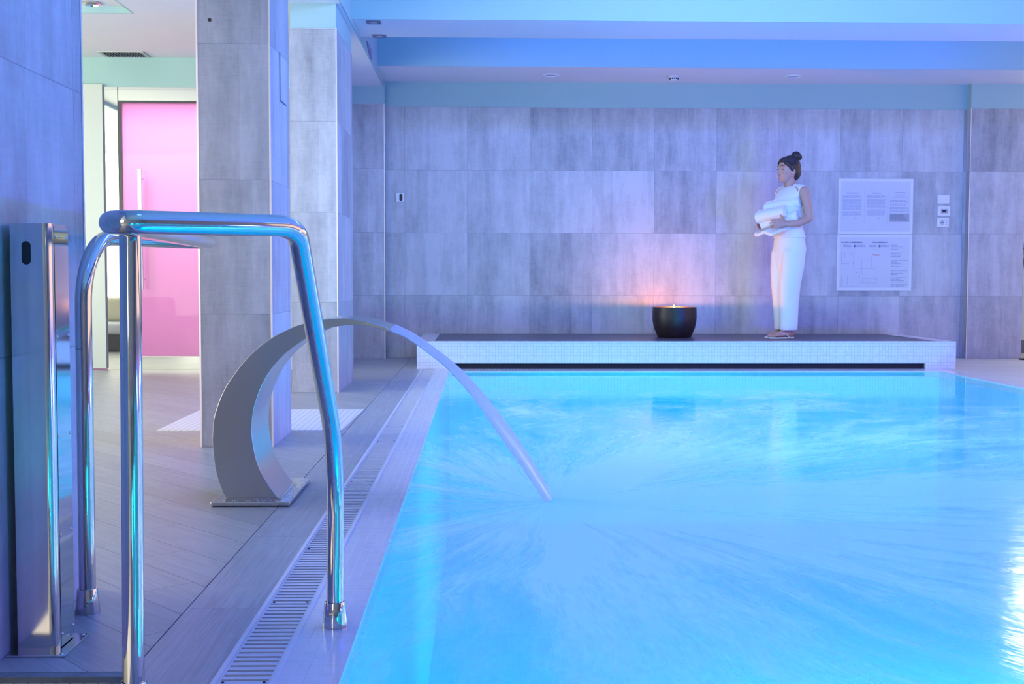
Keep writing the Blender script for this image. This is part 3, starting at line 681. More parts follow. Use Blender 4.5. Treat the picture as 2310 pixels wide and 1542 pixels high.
b = B(); lathe(b, [(0, -0.012), (0.006, -0.006), (0.008, 0.001), (0.005, 0.009), (0, 0.018)], (bc.x-0.005, bc.y, PZ+H_+0.002), 16); obj('flame', b, MAT_FLAME, cn, smooth=True)
l = bpy.data.lights.new('candle_light', 'POINT'); l.energy = 24.0; l.color = (1.0, 0.36, 0.08); l.shadow_soft_size = 0.012
lo_ = bpy.data.objects.new('candle_light', l); C.objects.link(lo_); lo_.location = (bc.x-0.005, bc.y, PZ+H_-0.003)
b_ = bpy.data.objects['flame']; b_.visible_shadow = True

# ------------------------------------------------------------------ wall plates and notices
def plate(name, label, cat, x0, y0, x1, y1, Y=YW, th=0.010, mat=MAT_WHITEPL):
    a = at(x0, y1, Y=Y-th); c = at(x1, y0, Y=Y-th)
    t = thing(name, label, cat, ((a.x+c.x)/2, Y, (a.z+c.z)/2))
    b = B(); box(b, a.x, c.x, Y-th, Y, a.z, c.z); obj('cover', b, mat, t, bevel=0.002)
    return t, a, c
t, a, c = plate('blank_plate', 'plain white blank cover plate, top of the three on the wall', 'wall plate', 2115, 440, 2142, 459)
b = B(); box(b, a.x+0.008, c.x-0.008, YW-0.0115, YW-0.0099, (a.z+c.z)/2-0.022, (a.z+c.z)/2+0.022); obj('insert', b, MAT_WHITEPL, t)
t, a, c = plate('room_controller', 'white wall controller with small dark display between two plates', 'controller', 2115, 465, 2144, 487)
b = B(); box(b, a.x+0.032, c.x-0.026, YW-0.013, YW-0.0099, a.z+0.026, c.z-0.028); ins = obj('bezel', b, simple('mid_grey_plastic', (0.36, 0.36, 0.4), 0.4), t, bevel=0.001)
b = B(); box(b, a.x+0.045, c.x-0.045, YW-0.0142, YW-0.0129, a.z+0.038, c.z-0.038); obj('display', b, MAT_BLACK, ins)
t, a, c = plate('power_socket', 'white power socket plate, lowest of the three on the wall', 'socket', 2114, 491, 2141, 512)
cz = (a.z+c.z)/2; cxs = a.x+0.048
b = B(); tube(b, [(cxs, YW-0.0112, cz), (cxs, YW-0.0095, cz)], 0.022, 24); so = obj('socket_well', b, simple('light_grey_plastic', (0.55, 0.55, 0.6), 0.4), t)
b = B()
for dx in (-0.011, 0, 0.011): tube(b, [(cxs+dx, YW-0.0118, cz), (cxs+dx, YW-0.011, cz)], 0.0035, 10)
for dz in (-0.019, 0.019): box(b, cxs-0.004, cxs+0.004, YW-0.0118, YW-0.011, cz+dz-0.003, cz+dz+0.003)
obj('socket_holes', b, MAT_BLACK, so)
b = B()
for dz in (-0.018, 0, 0.018): tube(b, [(c.x-0.028, YW-0.0112, cz+dz), (c.x-0.028, YW-0.0098, cz+dz)], 0.0042, 10)
obj('pin_holes', b, MAT_BLACK, t)
t, a, c = plate('wall_sensor', 'small square wall sensor with dark oval window by the left corner', 'sensor', 893, 435, 912, 455)
cx_, cz = a.x+(c.x-a.x)*0.6, (a.z+c.z)/2
b = B(); prism(b, [(cx_+0.014*math.cos(k*PI/12), cz+(0.018 if k < 12 else -0.018)+0.014*math.sin(k*PI/12)) for k in range(24)], 'y', YW-0.0125, YW-0.0098)
obj('dark_window', b, MAT_BLACK, t)

def textmesh(body, size, loc, mat, parent, name='lettering', bold=0.0):
    cu = bpy.data.curves.new('txt', 'FONT'); cu.body = body; cu.size = size; cu.extrude = 0.0004; cu.offset = bold; cu.align_x = 'LEFT'
    o = bpy.data.objects.new('txt', cu); C.objects.link(o)
    dg = bpy.context.evaluated_depsgraph_get(); me = bpy.data.meshes.new_from_object(o.evaluated_get(dg)); me.name = name
    bpy.data.objects.remove(o); me.materials.clear(); me.materials.append(mat)
    me.transform(Matrix.Translation(loc) @ Matrix.Rotation(PI/2, 4, 'X'))
    r = bpy.data.objects.new(name, me); C.objects.link(r); r.parent = parent; r.matrix_parent_inverse = Matrix.Translation(parent.location).inverted()
    return r
NT = 0.014
def notice(name, label, x0, y0, x1, y1, Y=YW):
    a = at(x0, y1, Y=Y-NT); c = at(x1, y0, Y=Y-NT)
    t = thing(name, label, 'notice board', ((a.x+c.x)/2, Y, (a.z+c.z)/2))
    b = B(); box(b, a.x, c.x, Y-NT, Y, a.z, c.z); obj('board', b, simple('pale_board_edge', (0.72, 0.73, 0.78), 0.3), t, bevel=0.002)
    mgn = 0.026; b = B(); box(b, a.x+mgn, c.x-mgn, Y-NT-0.0012, Y-NT+0.001, a.z+mgn, c.z-mgn); sh_ = obj('printed_sheet', b, MAT_PAPER, t)
    S = (c.x-a.x)
    def P(u, v): return a.x+u*(c.x-a.x), c.z-v*(c.z-a.z)   # u right, v down
    return t, P, Y-NT-0.0012
def lines(bm, P, yf, u0, u1, v0, v1, n, h=0.4, rag=0.0, gap=()):
    for i in range(n):
        if i in gap: continue
        v = v0+(v1-v0)*i/n; hh = (v1-v0)/n*h; ue = u1-random.random()*rag*(u1-u0)
        u = u0
        while u < ue-0.004:
            wlen = min(random.uniform(0.012, 0.05), ue-u); xa, za = P(u, v); xb, zb = P(u+wlen, v+hh)
            box(bm, xa, xb, yf-0.0004, yf, zb, za); u += wlen+0.006
t, P, yf = notice('pool_rules_board', 'upper white notice board with three columns of small print', 1890, 403, 2061, 528)
b = B(); lines(b, P, yf, 0.06, 0.315, 0.30, 0.68, 22, 0.42, 0.05, (3, 9, 16)); lines(b, P, yf, 0.38, 0.63, 0.30, 0.68, 22, 0.42, 0.05, (3, 9, 14))
lines(b, P, yf, 0.69, 0.95, 0.385, 0.60, 10, 0.4, 0.25, (2, 5))
lines(b, P, yf, 0.11, 0.27, 0.255, 0.275, 1, 0.8); lines(b, P, yf, 0.45, 0.57, 0.255, 0.275, 1, 0.8)
for v in (0.245, 0.285, 0.322): lines(b, P, yf, 0.76 if v < 0.3 else 0.72, 0.89 if v < 0.3 else 0.92, v, v+0.016, 1, 0.9)
lines(b, P, yf, 0.06, 0.08, 0.705, 0.72, 1, 0.8); lines(b, P, yf, 0.22, 0.25, 0.705, 0.72, 1, 0.8); lines(b, P, yf, 0.53, 0.56, 0.705, 0.72, 1, 0.8)
obj('small_print', b, MAT_INKL, t)['kind'] = 'stuff'
b = B(); xa, za = P(0.685, 0.625); xb, zb = P(0.95, 0.775); box(b, xa, xb, yf-0.0003, yf, zb, za); gb = obj('grey_box', b, MAT_PAPERG, t)
b = B(); lines(b, P, yf-0.0004, 0.70, 0.93, 0.65, 0.76, 5, 0.3, 0.4); obj('box_print', b, MAT_INK, gb)
b = B()
for (u0, v0, u1, v1) in ((0.045, 0.19, 0.33, 0.192), (0.345, 0.19, 0.35, 0.80), (0.655, 0.19, 0.66, 0.80), (0.045, 0.80, 0.94, 0.803), (0.36, 0.19, 0.64, 0.192)):
    xa, za = P(u0, v0); xb, zb = P(u1, v1); box(b, xa, xb, yf-0.0003, yf, zb, za)
obj('column_rules', b, simple('pale_rule', (0.5, 0.52, 0.62), 0.4), t)
t, P, yf = notice('emergency_plan_board', 'lower white emergency notice board with an escape plan and bold headings', 1887, 529, 2058, 655)
x, z = P(0.055, 0.150); textmesh('IN CASO DI EMERGENZA', 0.0180, (x, yf-0.0002, z), MAT_INK, t, 'heading', 0.0007)
x, z = P(0.46, 0.150); textmesh('IN AN EMERGENCY', 0.0180, (x, yf-0.0002, z), MAT_INK, t, 'heading', 0.0007)
b = B()
for (u0, u1) in ((0.08, 0.20), (0.24, 0.38), (0.43, 0.53), (0.57, 0.70)): lines(b, P, yf, u0, u1, 0.185, 0.235, 2, 0.45, 0.15)
lines(b, P, yf, 0.72, 0.95, 0.18, 0.94, 30, 0.42, 0.7, (4, 9, 10, 16, 17, 22, 27)); obj('small_print', b, MAT_INKL, t)['kind'] = 'stuff'
b = B()
for (u0, u1) in ((0.225, 0.24), (0.555, 0.57)): xa, za = P(u0, 0.185); xb, zb = P(u1, 0.225); box(b, xa, xb, yf-0.0004, yf, zb, za)
obj('number_mark', b, MAT_INK, t)['kind'] = 'stuff'
for (u, v) in ((0.21, 0.50), (0.25, 0.67), (0.51, 0.80), (0.475, 0.355)):
    b = B(); xa, za = P(u, v); xb, zb = P(u+0.011, v+0.015); box(b, xa, xb, yf-0.0004, yf, zb, za); obj('plan_symbol', b, MAT_INK, t)

b = B(); random.seed(12)
def ln(u0, v0, u1, v1, wd_=0.003):
    xa, za = P(min(u0, u1), min(v0, v1)); xb, zb = P(max(u0, u1)+wd_, max(v0, v1)+wd_*1.3); box(b, xa, xb, yf-0.0003, yf, zb, za)
for (u0, v0, u1, v1) in ((0.06, 0.31, 0.22, 0.31), (0.06, 0.31, 0.06, 0.52), (0.22, 0.31, 0.22, 0.60), (0.06, 0.52, 0.16, 0.52), (0.10, 0.31, 0.10, 0.42), (0.16, 0.36, 0.22, 0.36), (0.06, 0.74, 0.30, 0.74), (0.06, 0.74, 0.06, 0.93), (0.14, 0.74, 0.14, 0.90), (0.20, 0.74, 0.20, 0.86), (0.30, 0.60, 0.30, 0.93), (0.06, 0.93, 0.30, 0.93), (0.33, 0.45, 0.33, 0.70), (0.30, 0.60, 0.52, 0.60), (0.34, 0.78, 0.54, 0.78), (0.34, 0.86, 0.54, 0.86), (0.34, 0.78, 0.34, 0.86), (0.40, 0.74, 0.40, 0.86), (0.46, 0.40, 0.46, 0.60)): ln(u0, v0, u1, v1)
obj('floor_plan', b, MAT_INKL, t)
b = B(); lines(b, P, yf, 0.487, 0.57, 0.355, 0.39, 2, 0.4); obj('red_print', b, MAT_INKR, t)

# ------------------------------------------------------------------ ceiling fixtures
def downlight(px, py, Z, label, r=0.075):
    p = at(px, py, Z=Z)
    t = thing('ceiling_downlight', label, 'downlight', (p.x, p.y, Z), 'round downlights in the far soffit')
    b = B(); lathe(b, [(r, 0), (r, -0.006), (r*0.82, -0.010), (r*0.78, 0.0)], (p.x, p.y, Z), 40); obj('ring', b, MAT_WHITEPL, t, smooth=True)
    b = B(); lathe(b, [(0, -0.002), (r*0.78, -0.002), (r*0.78, 0.0)], (p.x, p.y, Z), 32); obj('lens', b, MAT_LAMP, t)
downlight(1243, 169, ZS, 'round white downlight left of the smoke detector in the soffit')
downlight(1790, 172, ZS, 'round white downlight right of the smoke detector in the soffit')
p = at(1520, 172, Z=ZS)
t = thing('smoke_detector', 'small white round smoke detector on the soffit', 'smoke detector', (p.x, p.y, ZS))
b = B(); lathe(b, [(0.046, 0), (0.046, -0.012), (0.042, -0.014)], (p.x, p.y, ZS), 32); lathe(b, [(0.038, -0.014), (0.036, -0.034), (0.028, -0.042), (0, -0.044)], (p.x, p.y, ZS), 32); obj('housing', b, MAT_WHITEPL, t, smooth=True)
b = B()
for k in range(12):
    a_ = k*PI/6; box(b, p.x+0.0375*math.cos(a_)-0.004, p.x+0.0375*math.cos(a_)+0.004, p.y+0.0375*math.sin(a_)-0.004, p.y+0.0375*math.sin(a_)+0.004, ZS-0.030, ZS-0.018)
obj('air_slots', b, MAT_DARK, t)
for (px, py, lab) in ((843, 50, 'small square grey spotlight recessed in the beam, nearer of two'), (856, 81, 'small square grey spotlight recessed in the beam, farther of two')):
    p = at(px, py, Z=2.565)
    t = thing('square_spotlight', lab, 'spotlight', (p.x, p.y, 2.565), 'square spotlights in the beam')
    b = B(); box(b, p.x-0.052, p.x+0.052, p.y-0.055, p.y+0.055, 2.561, 2.566); obj('bezel', b, simple('grey_metal_bezel', (0.20, 0.18, 0.26), 0.35, 0.6), t, bevel=0.002)
    b = B(); lathe(b, [(0, -0.002), (0.024, -0.001), (0.026, 0.001)], (p.x, p.y, 2.561), 24); obj('lens', b, MAT_LAMP, t, smooth=True)
p0 = at(824, 86, X=-0.92); p1 = at(835, 122, X=-0.92)
b = B(); prism(b, [(p0.y, ZC+0.09), (p1.y, ZC+0.09), (p1.y, ZC+0.012), (p1.y-(p1.y-p0.y)*0.45, ZC+0.02), (p0.y+0.06, ZC+0.055)], 'x', -0.921, -0.905)
tag(obj('wall_grille', b, simple('lilac_grey_grille', (0.26, 0.24, 0.36), 0.5)), 'small grey curved grille on the side face just under the beam', 'grille')
# ceiling vent on the left ceiling
va = at(232, 118, Z=ZC); vb = at(345, 132, Z=ZC); x0, x1, y0, y1 = va.x, vb.x, 9.66, 9.83
x0, x1, y0, y1 = -3.03, -2.67, 9.60, 9.84
t = thing('ceiling_vent', 'rectangular slatted air vent in the left ceiling', 'vent', ((x0+x1)/2, (y0+y1)/2, ZC))
b = B(); fz = ZC-0.008
box(b, x0, x1, y0, y0+0.025, fz, ZC); box(b, x0, x1, y1-0.025, y1, fz, ZC); box(b, x0, x0+0.025, y0+0.025, y1-0.025, fz, ZC); box(b, x1-0.025, x1, y0+0.025, y1-0.025, fz, ZC)
obj('vent_frame', b, simple('aluminium_frame', (0.5, 0.5, 0.5), 0.35, 0.7), t)
b = B(); box(b, x0+0.02, x1-0.02, y0+0.02, y1-0.02, ZC-0.001, ZC+0.0); obj('vent_back', b, MAT_DARK, t)
k = 0
for i in range(14):
    xx = x0+0.035+i*(x1-x0-0.07)/13
    b = B(); prism(b, [(xx-0.004, ZC-0.001), (xx-0.001, ZC-0.001), (xx+0.006, ZC-0.009), (xx+0.003, ZC-0.009)], 'y', y0+0.022, y1-0.022); obj('vent_slat', b, MAT_GRATE, t)
p = at(207, 6, Z=ZC+0.04)
t = thing('tray_spotlight', 'chrome spotlight in the raised left ceiling tray', 'spotlight', (p.x, p.y, ZC+0.04))
b = B(); lathe(b, [(0.06, 0.0), (0.06, -0.010), (0.045, -0.018), (0.04, -0.004)], (p.x, p.y, ZC+0.04), 32); obj('ring', b, MAT_CHROME, t, smooth=True)
b = B(); lathe(b, [(0, -0.006), (0.04, -0.006), (0.04, -0.001)], (p.x, p.y, ZC+0.04), 24); obj('lens', b, MAT_LAMP, t)
# access cover on the middle pillar, screw hole
a = at(634, 118, X=-0.929); c = at(645, 230, X=-0.929)
t = thing('access_cover', 'flush narrow access cover high on the side of the middle pillar', 'access cover', (-0.929, (a.y+c.y)/2, 1.7))
b = B(); box(b, -0.930, -0.924, 5.58, 5.75, 1.57, 1.785); obj('cover', b, MAT_STONE, t, bevel=0.002)
b = B(); box(b, -0.930, -0.9275, 5.576, 5.754, 1.565, 1.789); obj('shadow_gap', b, MAT_INK, t)
p = at(473, 45, Y=5.33); b = B(); tube(b, [(p.x, 5.328, p.z), (p.x, 5.331, p.z)], 0.008, 16)
tag(obj('screw_hole', b, MAT_BLACK), 'tiny dark round screw hole high on the front of the middle pillar', 'hole')  # dark disc set on the face for the shade in a screw hole

# unseen housings made up for the added blue lamps over the pool
for i, (x, y) in enumerate([(0.3, 1.5), (2.6, 1.5), (0.3, 4.5), (2.6, 4.5), (0.3, 7.0), (2.6, 7.0)]):
    b = B(); lathe(b, [(0.30, 0.0), (0.30, -0.07), (0.27, -0.085), (0.265, -0.01)], (x, y, ZMAIN), 36)
    o = obj('fill_lamp_housing', b, MAT_WHITEPL, smooth=True); tag(o, 'round white housing of an added, unseen lamp over the pool', 'ceiling lamp', 'added blue lamps over the pool')

# ------------------------------------------------------------------ daybed seen in the mirror
dbd = thing('daybed', 'white cushioned daybed with grey base reflected in the mirror strip', 'daybed', (-4.0, 7.1, 0))
b = B(); box(b, -4.9, -3.2, 6.7, 7.42, 0.0, 0.17); obj('base', b, MAT_GREYFAB, dbd, bevel=0.02)
b = B(); box(b, -4.9, -3.2, 6.7, 7.43, 0.17, 0.29); obj('mattress', b, MAT_CLOTH, dbd, bevel=0.04)
b = B(); box(b, -4.8, -3.3, 6.72, 6.92, 0.29, 0.55); obj('back_cushion', b, simple('cream_cushion', (0.75, 0.70, 0.52), 0.8), dbd, bevel=0.06)

# ------------------------------------------------------------------ twisted willow branches in the right alcove
random.seed(3)
bx_ = at(2290, 803, Z=0.0)
BX, BY = 5.235, 11.66
br = thing('willow_branches', 'tall bundle of twisted willow branches beside the right pillar', 'branches', (BX, BY, 0))
for i in range(16):
    thick = i < 5
    pts = []; x, yy, z = BX+random.uniform(-0.03, 0.05), BY+random.uniform(-0.05, 0.05), 0.0
    top = random.uniform(1.2, 1.75); lean = random.uniform(-0.02, 0.22); n = 16; ph = random.random()*6
    amp = 0.028 if thick else 0.006
    for k in range(n):
        f = k/(n-1); pts.append((x+lean*f*f+amp*math.sin(ph+f*16)*min(1, f*3), yy+amp*math.cos(ph+f*13)*min(1, f*3), z+top*f))
    r0 = 0.011 if thick else 0.006
    b = B(); cp = catmull(pts, 3); tube(b, cp, [r0*(1-0.85*j/(len(cp)-1)) for j in range(len(cp))], 8)
    obj('branch', b, MAT_TWIG if thick else MAT_TWIGD, br, smooth=True)
b = B(); lathe(b, [(0.0, 0.0), (0.055, 0.0), (0.06, 0.02), (0.05, 0.3), (0.045, 0.62), (0.05, 0.64), (0.045, 0.64), (0.04, 0.6)], (BX+0.015, BY, 0), 28)
obj('dark_vase', b, MAT_BLACK, br, smooth=True)
p = at(2318, 811, Z=0.0)
b = B(); lathe(b, [(0, 0.0), (0.075, 0.0), (0.08, 0.01), (0.03, 0.016), (0, 0.018)], (p.x, p.y, 0), 28)
tag(obj('round_foot', b, MAT_BLACK, smooth=True), 'flat black round foot on the pale floor at the right edge', 'lamp base')

# ------------------------------------------------------------------ the person with towels
random.seed(5)
PC = at(1775, 757, Y=10.62); PX, PY = PC.x, 10.62
person = thing('person', 'person with dark hair in a bun, white top and trousers, carrying rolled towels', 'person', (PX, PY, PZ))
HEAD_A = math.radians(22)
ROT = Matrix.Rotation(PI+HEAD_A, 3, 'Z')
def W(x, y, z):
    """x forward, y to the person's left, z up from the platform"""
    q = ROT @ Vector((x, y, 0)); return Vector((PX+q.x, PY+q.y, PZ+z))
def seg(bm, pts):
    """chain of tapered round links: (x,y,z,r) in the person's frame"""
    for (x, y, z, r) in pts: ball(bm, W(x, y, z), r, 14)
    for p, q in zip(pts, pts[1:]): tube(bm, [W(*p[:3]), W(*q[:3])], [p[3], q[3]], 14)
def ell(bm, x, y, z, rx, ry, rz, tilt=0.0):
    ball(bm, W(x, y, z), (rx, ry, rz), 22, rot=ROT @ Matrix.Rotation(tilt, 3, 'Y'))
def ringloft(bm, rings, n=28):
    """rings: (cx, cy, z, rx, ry)"""
    R_ = []
    for (cx_, cy_, z, rx, ry) in rings:
        R_.append([bm.verts.new(W(cx_+rx*math.cos(2*PI*k/n), cy_+ry*math.sin(2*PI*k/n), z)) for k in range(n)])
    for a, c in zip(R_, R_[1:]):
        for k in range(n): bm.faces.new((a[k], a[(k+1) % n], c[(k+1) % n], c[k]))
    bm.faces.new(R_[0]); bm.faces.new(R_[-1])
def fused(name, bm, mat, parent, vox=0.006, it=4):
    o = obj(name, bm, mat, parent, smooth=True)
    r = o.modifiers.new('fuse', 'REMESH'); r.mode = 'VOXEL'; r.voxel_size = vox; r.use_smooth_shade = True
    s = o.modifiers.new('soften', 'SMOOTH'); s.iterations = it; s.factor = 0.5
    return o
HZ = 1.485   # head centre height above the feet
# skin body: one surface
b = B()
ell(b, 0.012, 0, HZ+0.008, 0.092, 0.072, 0.108)                    # skull
ell(b, 0.045, 0, HZ-0.035, 0.060, 0.056, 0.078)                    # face
ell(b, 0.070, 0, HZ-0.088, 0.024, 0.026, 0.022)                    # chin
seg(b, [(0.098, 0, HZ+0.010, 0.010), (0.112, 0, HZ-0.022, 0.0115)])    # nose
ell(b, 0.100, 0, HZ-0.054, 0.012, 0.020, 0.011)                    # mouth
ell(b, 0.092, 0, HZ+0.030, 0.014, 0.046, 0.010)                    # brow
for s_ in (-1, 1):
    ell(b, 0.072, 0.040*s_, HZ-0.028, 0.022, 0.018, 0.024)         # cheek
    ell(b, 0.0, 0.072*s_, HZ-0.012, 0.017, 0.008, 0.030, 0.2)      # ear
seg(b, [(0.0, 0, HZ-0.07, 0.050), (-0.012, 0, HZ-0.155, 0.046), (-0.02, 0, HZ-0.20, 0.062)])
ringloft(b, [(-0.015, 0, 0.80, 0.085, 0.13), (-0.01, 0, 0.90, 0.080, 0.125), (0, 0, 1.0, 0.074, 0.110), (0.0, 0, 1.12, 0.080, 0.125), (-0.008, 0, 1.22, 0.080, 0.135), (-0.018, 0, 1.30, 0.050, 0.110)])
for s_ in (-1, 1):
    seg(b, [(-0.022, 0.10*s_, 1.305, 0.045), (-0.03, 0.172*s_, 1.285, 0.050), (-0.052, 0.197*s_, 1.17, 0.041), (-0.070, 0.202*s_, 1.055, 0.036)])
    seg(b, [(-0.070, 0.202*s_, 1.055, 0.036), (0.03, 0.188*s_, 1.010, 0.033), (0.115, 0.160*s_, 1.000, 0.025)])
    # hand: palm, four fingers, thumb
    hx, hy, hz = 0.155, 0.142*s_, 1.002
    seg(b, [(0.115, 0.160*s_, 1.0, 0.023), (hx, hy, hz, 0.026)]); ell(b, hx+0.012, hy, hz, 0.042, 0.017, 0.036)
    for k, (ln_, dz) in enumerate(((0.062, 0.028), (0.070, 0.010), (0.066, -0.008), (0.052, -0.025))):
        x0_, z0_ = hx+0.042, hz+dz
        seg(b, [(x0_, hy, z0_, 0.0098), (x0_+ln_*0.5, hy-0.010*s_, z0_+dz*0.15+0.004, 0.0088), (x0_+ln_*0.85, hy-0.030*s_, z0_+dz*0.25, 0.0078), (x0_+ln_, hy-0.046*s_, z0_+dz*0.25-0.004, 0.007)])
    seg(b, [(hx-0.012, hy-0.004*s_, hz+0.030, 0.012), (hx+0.010, hy+0.004*s_, hz+0.058, 0.0105), (hx+0.030, hy-0.004*s_, hz+0.074, 0.009)])
# legs and feet (left foot leads a little)
for s_, fx in ((1, 0.045), (-1, -0.020)):
    seg(b, [(0.0, 0.075*s_, 0.80, 0.060), (0.005+fx*0.4, 0.075*s_, 0.46, 0.050), (fx*0.8, 0.075*s_, 0.10, 0.036), (fx-0.01, 0.075*s_, 0.055, 0.036)])
    seg(b, [(fx-0.032, 0.075*s_, 0.042, 0.029), (fx+0.06, 0.078*s_, 0.040, 0.030), (fx+0.125, 0.080*s_, 0.030, 0.020)]); ell(b, fx+0.05, 0.077*s_, 0.030, 0.10, 0.034, 0.018)
    for k in range(5):
        yy = (0.108-k*0.0145); ex = (0.140+0.012*k if k < 4 else 0.192)
        ex = (0.150, 0.164, 0.174, 0.181, 0.186)[k]
        seg(b, [(fx+0.115, yy*s_, 0.026, 0.0095), (fx+ex, yy*s_, 0.022, 0.0072 if k < 4 else 0.0105)])
body = fused('body', b, MAT_SKIN, person, 0.0045, 3)
# hair: cap, nape, bun
b = B()
ell(b, -0.012, 0, HZ+0.030, 0.098, 0.082, 0.103); ell(b, -0.045, 0, HZ-0.012, 0.072, 0.070, 0.082); ell(b, 0.045, 0, HZ+0.082, 0.050, 0.060, 0.032)
for s_ in (-1, 1): seg(b, [(0.072, 0.046*s_, HZ+0.062, 0.017), (0.035, 0.068*s_, HZ+0.030, 0.017), (0.012, 0.072*s_, HZ-0.008, 0.010)])
hair = fused('hair', b, MAT_HAIR, person, 0.005, 3)
b = B(); ell(b, -0.072, 0, HZ+0.128, 0.046, 0.044, 0.044); seg(b, [(-0.045, 0, HZ+0.095, 0.030), (-0.07, 0, HZ+0.12, 0.030)]); ell(b, -0.098, 0.01, HZ+0.118, 0.026, 0.03, 0.028)
fused('bun', b, MAT_HAIR, hair, 0.005, 2)
for s_ in (-1, 1):
    b = B(); ell(b, 0.093, 0.030*s_, HZ+0.006, 0.008, 0.014, 0.0045); obj('eye', b, MAT_EYE, body, smooth=True)
    b = B(); seg(b, [(0.101, 0.014*s_, HZ+0.031, 0.003), (0.100, 0.032*s_, HZ+0.036, 0.0034), (0.086, 0.048*s_, HZ+0.030, 0.0022)]); obj('eyebrow', b, MAT_HAIR, body, smooth=True)
b = B(); ell(b, 0.106, 0, HZ-0.051, 0.006, 0.016, 0.0030); ell(b, 0.105, 0, HZ-0.057, 0.006, 0.014, 0.0034); obj('lips', b, MAT_LIP, body, smooth=True)
# sleeveless white top
b = B()
ringloft(b, [(-0.014, 0, 0.885, 0.124, 0.174), (-0.008, 0, 0.95, 0.112, 0.156), (0.0, 0, 1.02, 0.100, 0.138), (0.008, 0, 1.12, 0.112, 0.152), (0.006, 0, 1.20, 0.112, 0.160), (-0.008, 0, 1.262, 0.098, 0.168), (-0.018, 0, 1.312, 0.076, 0.150), (-0.020, 0, 1.342, 0.046, 0.105)], 36)
ell(b, 0.060, 0.062, 1.145, 0.060, 0.058, 0.062); ell(b, 0.060, -0.062, 1.145, 0.060, 0.058, 0.062)
for s_ in (-1, 1):
    seg(b, [(-0.024, 0.070*s_, 1.335, 0.032), (-0.028, 0.150*s_, 1.308, 0.044)]); ell(b, -0.03, 0.168*s_, 1.292, 0.054, 0.026, 0.045)
fused('top', b, MAT_CLOTH, person, 0.006, 9)
# trousers, wide and straight
b = B()
ringloft(b, [(0.006, 0, 0.52, 0.060, 0.05), (0.0, 0, 0.62, 0.098, 0.10), (-0.010, 0, 0.70, 0.118, 0.160), (-0.018, 0, 0.78, 0.128, 0.172), (-0.014, 0, 0.86, 0.118, 0.166), (-0.012, 0, 0.905, 0.108, 0.158)], 36)
for s_, fx in ((1, 0.045), (-1, -0.020)):
    ringloft(b, [(-0.01, 0.070*s_, 0.84, 0.085, 0.060), (-0.006, 0.080*s_, 0.76, 0.112, 0.086), (0.006, 0.080*s_, 0.62, 0.105, 0.088), (0.014+fx*0.4, 0.080*s_, 0.46, 0.096, 0.080), (0.008+fx*0.7, 0.078*s_, 0.28, 0.088, 0.076), (fx*0.85+0.002, 0.077*s_, 0.12, 0.083, 0.074), (fx*0.9+0.002, 0.077*s_, 0.068, 0.082, 0.073)], 32)
fused('trousers', b, MAT_CLOTH, person, 0.007, 14)
# flip-flops
for s_, fx, lab in ((1, 0.045, 'thin pale flip-flop under the leading left foot of the person'), (-1, -0.020, 'thin pale flip-flop under the trailing right foot of the person')):
    t = thing('flip_flop', lab, 'flip-flop', tuple(W(fx+0.06, 0.078*s_, 0)), 'pair of flip-flops')
    b = B(); out_ = []
    for k in range(32):
        a_ = 2*PI*k/32; xx = math.cos(a_)*0.132; wd_ = 0.042+0.010*math.cos(a_); p = W(fx+0.068+xx, (0.078+math.sin(a_)*wd_)*s_, 0); out_.append((p.x, p.y))
    prism(b, out_, 'z', PZ, PZ+0.011); obj('sole', b, MAT_WHITEPL, t)
    b = B(); tube(b, [W(fx+0.145, 0.083*s_, 0.010), W(fx+0.11, 0.086*s_, 0.048), W(fx+0.05, 0.112*s_, 0.044), W(fx+0.015, 0.118*s_, 0.008)], 0.0045, 8); tube(b, [W(fx+0.145, 0.083*s_, 0.010), W(fx+0.11, 0.076*s_, 0.048), W(fx+0.05, 0.044*s_, 0.044), W(fx+0.015, 0.038*s_, 0.008)], 0.0045, 8)
    obj('strap', b, MAT_WHITEPL, t, smooth=True)
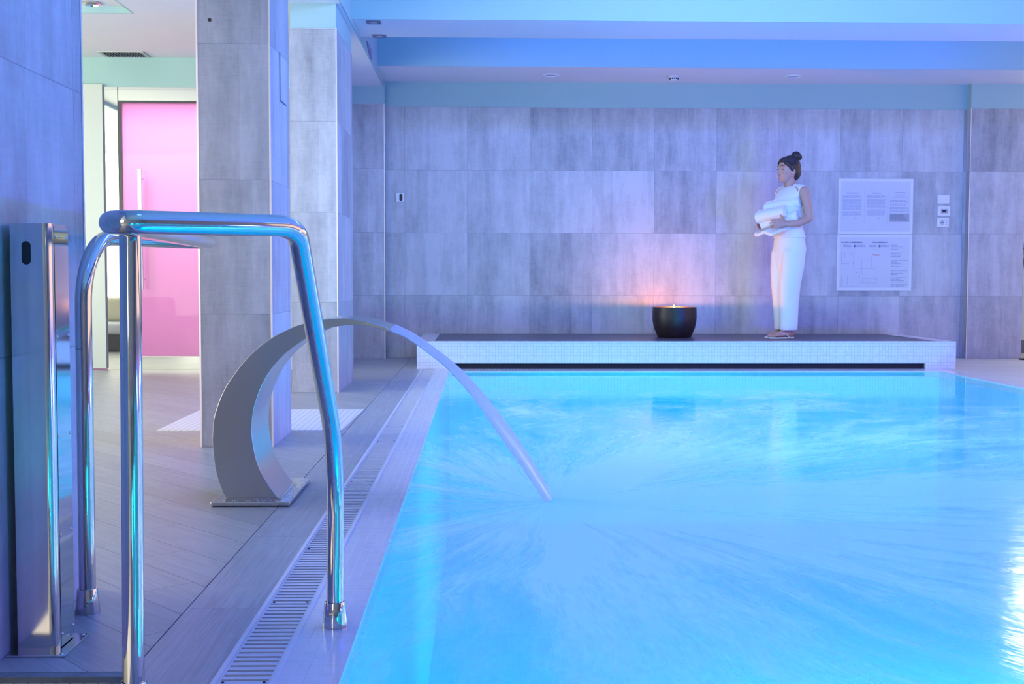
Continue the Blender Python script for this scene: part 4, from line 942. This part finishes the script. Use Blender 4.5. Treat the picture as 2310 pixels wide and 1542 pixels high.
# rolled towels
def roll_towel(name, label, p_back, p_front, r, turns=3.2, sag=0.0, wob=0.006):
    a, c = W(*p_back), W(*p_front); ax_ = (c-a); L = ax_.length; ax_.normalize()
    upv = Vector((0, 0, 1)); sx = ax_.cross(upv).normalized(); uz = sx.cross(ax_)
    t = thing(name, label, 'towel', tuple((a+c)/2), 'rolled white towels in the arms')
    bm = B(); n = int(turns*22); m_ = 12; thick = r/turns*0.80; grid_o, grid_i = [], []
    for j in range(m_+1):
        f = j/m_; ro, ri = [], []
        for i in range(n+1):
            th = i/n*turns*2*PI; rr = r*(0.10+0.90*i/n)
            rr2 = max(rr-thick, r*0.02)
            off = 0.010*math.sin(th*0.7+f*3)*0+wob*math.sin(3*f*PI+th)*0.6
            d = sx*math.cos(th)*1.06+uz*math.sin(th)*0.94
            base = a+ax_*(L*f + (0.012*(1-i/n) if j == 0 else (-0.012*(1-i/n) if j == m_ else 0))) - uz*sag*math.sin(f*PI)
            ro.append(bm.verts.new(base+d*(rr+off))); ri.append(bm.verts.new(base+d*(rr2+off)))
        grid_o.append(ro); grid_i.append(ri)
    for j in range(m_):
        for i in range(n):
            bm.faces.new((grid_o[j][i], grid_o[j][i+1], grid_o[j+1][i+1], grid_o[j+1][i])); bm.faces.new((grid_i[j][i], grid_i[j+1][i], grid_i[j+1][i+1], grid_i[j][i+1]))
    for i in range(n):
        bm.faces.new((grid_o[0][i], grid_i[0][i], grid_i[0][i+1], grid_o[0][i+1])); bm.faces.new((grid_o[m_][i], grid_o[m_][i+1], grid_i[m_][i+1], grid_i[m_][i]))
    for j in range(m_):
        bm.faces.new((grid_o[j][n], grid_i[j][n], grid_i[j+1][n], grid_o[j+1][n])); bm.faces.new((grid_o[j][0], grid_o[j+1][0], grid_i[j+1][0], grid_i[j][0]))
    o = obj('roll', bm, MAT_TERRY, t, smooth=True, sharp=80)
    return t
roll_towel('rolled_towel', 'rolled white towel on top of the others in the person\'s arms', (-0.005, 0.165, 1.205), (0.175, -0.10, 1.150), 0.066)
roll_towel('rolled_towel', 'fat rolled white towel held lowest against the person\'s waist', (0.010, 0.165, 1.075), (0.190, -0.13, 1.020), 0.076)
roll_towel('rolled_towel', 'rolled white towel pushed out in front of the other two rolls', (0.115, 0.125, 1.120), (0.235, -0.13, 1.070), 0.072)
# a loose folded towel hanging below the rolls
t = thing('folded_towel', 'loosely folded white towel drooping beneath the rolls over the forearm', 'towel', tuple(W(0.19, 0.0, 0.97)))
b = B(); gp = []
nn, mm_ = 14, 18
top_, bot_ = [], []
for i in range(nn+1):
    r1, r2 = [], []
    for j in range(mm_+1):
        u, v_ = i/nn, j/mm_; x = 0.06+0.195*u; y = -0.15+0.27*v_
        z = 0.982 - 0.055*u*u + 0.008*math.sin(v_*9+u*3) - 0.02*abs(v_-0.5)
        r1.append(b.verts.new(W(x, y, z+0.012))); r2.append(b.verts.new(W(x, y, z-0.014)))
    top_.append(r1); bot_.append(r2)
for i in range(nn):
    for j in range(mm_):
        b.faces.new((top_[i][j], top_[i+1][j], top_[i+1][j+1], top_[i][j+1])); b.faces.new((bot_[i][j], bot_[i][j+1], bot_[i+1][j+1], bot_[i+1][j]))
for i in range(nn):
    b.faces.new((top_[i][0], bot_[i][0], bot_[i+1][0], top_[i+1][0])); b.faces.new((top_[i][mm_], top_[i+1][mm_], bot_[i+1][mm_], bot_[i][mm_]))
for j in range(mm_):
    b.faces.new((top_[0][j], top_[0][j+1], bot_[0][j+1], bot_[0][j])); b.faces.new((top_[nn][j], bot_[nn][j], bot_[nn][j+1], top_[nn][j+1]))
obj('cloth', b, MAT_TERRY, t, smooth=True)
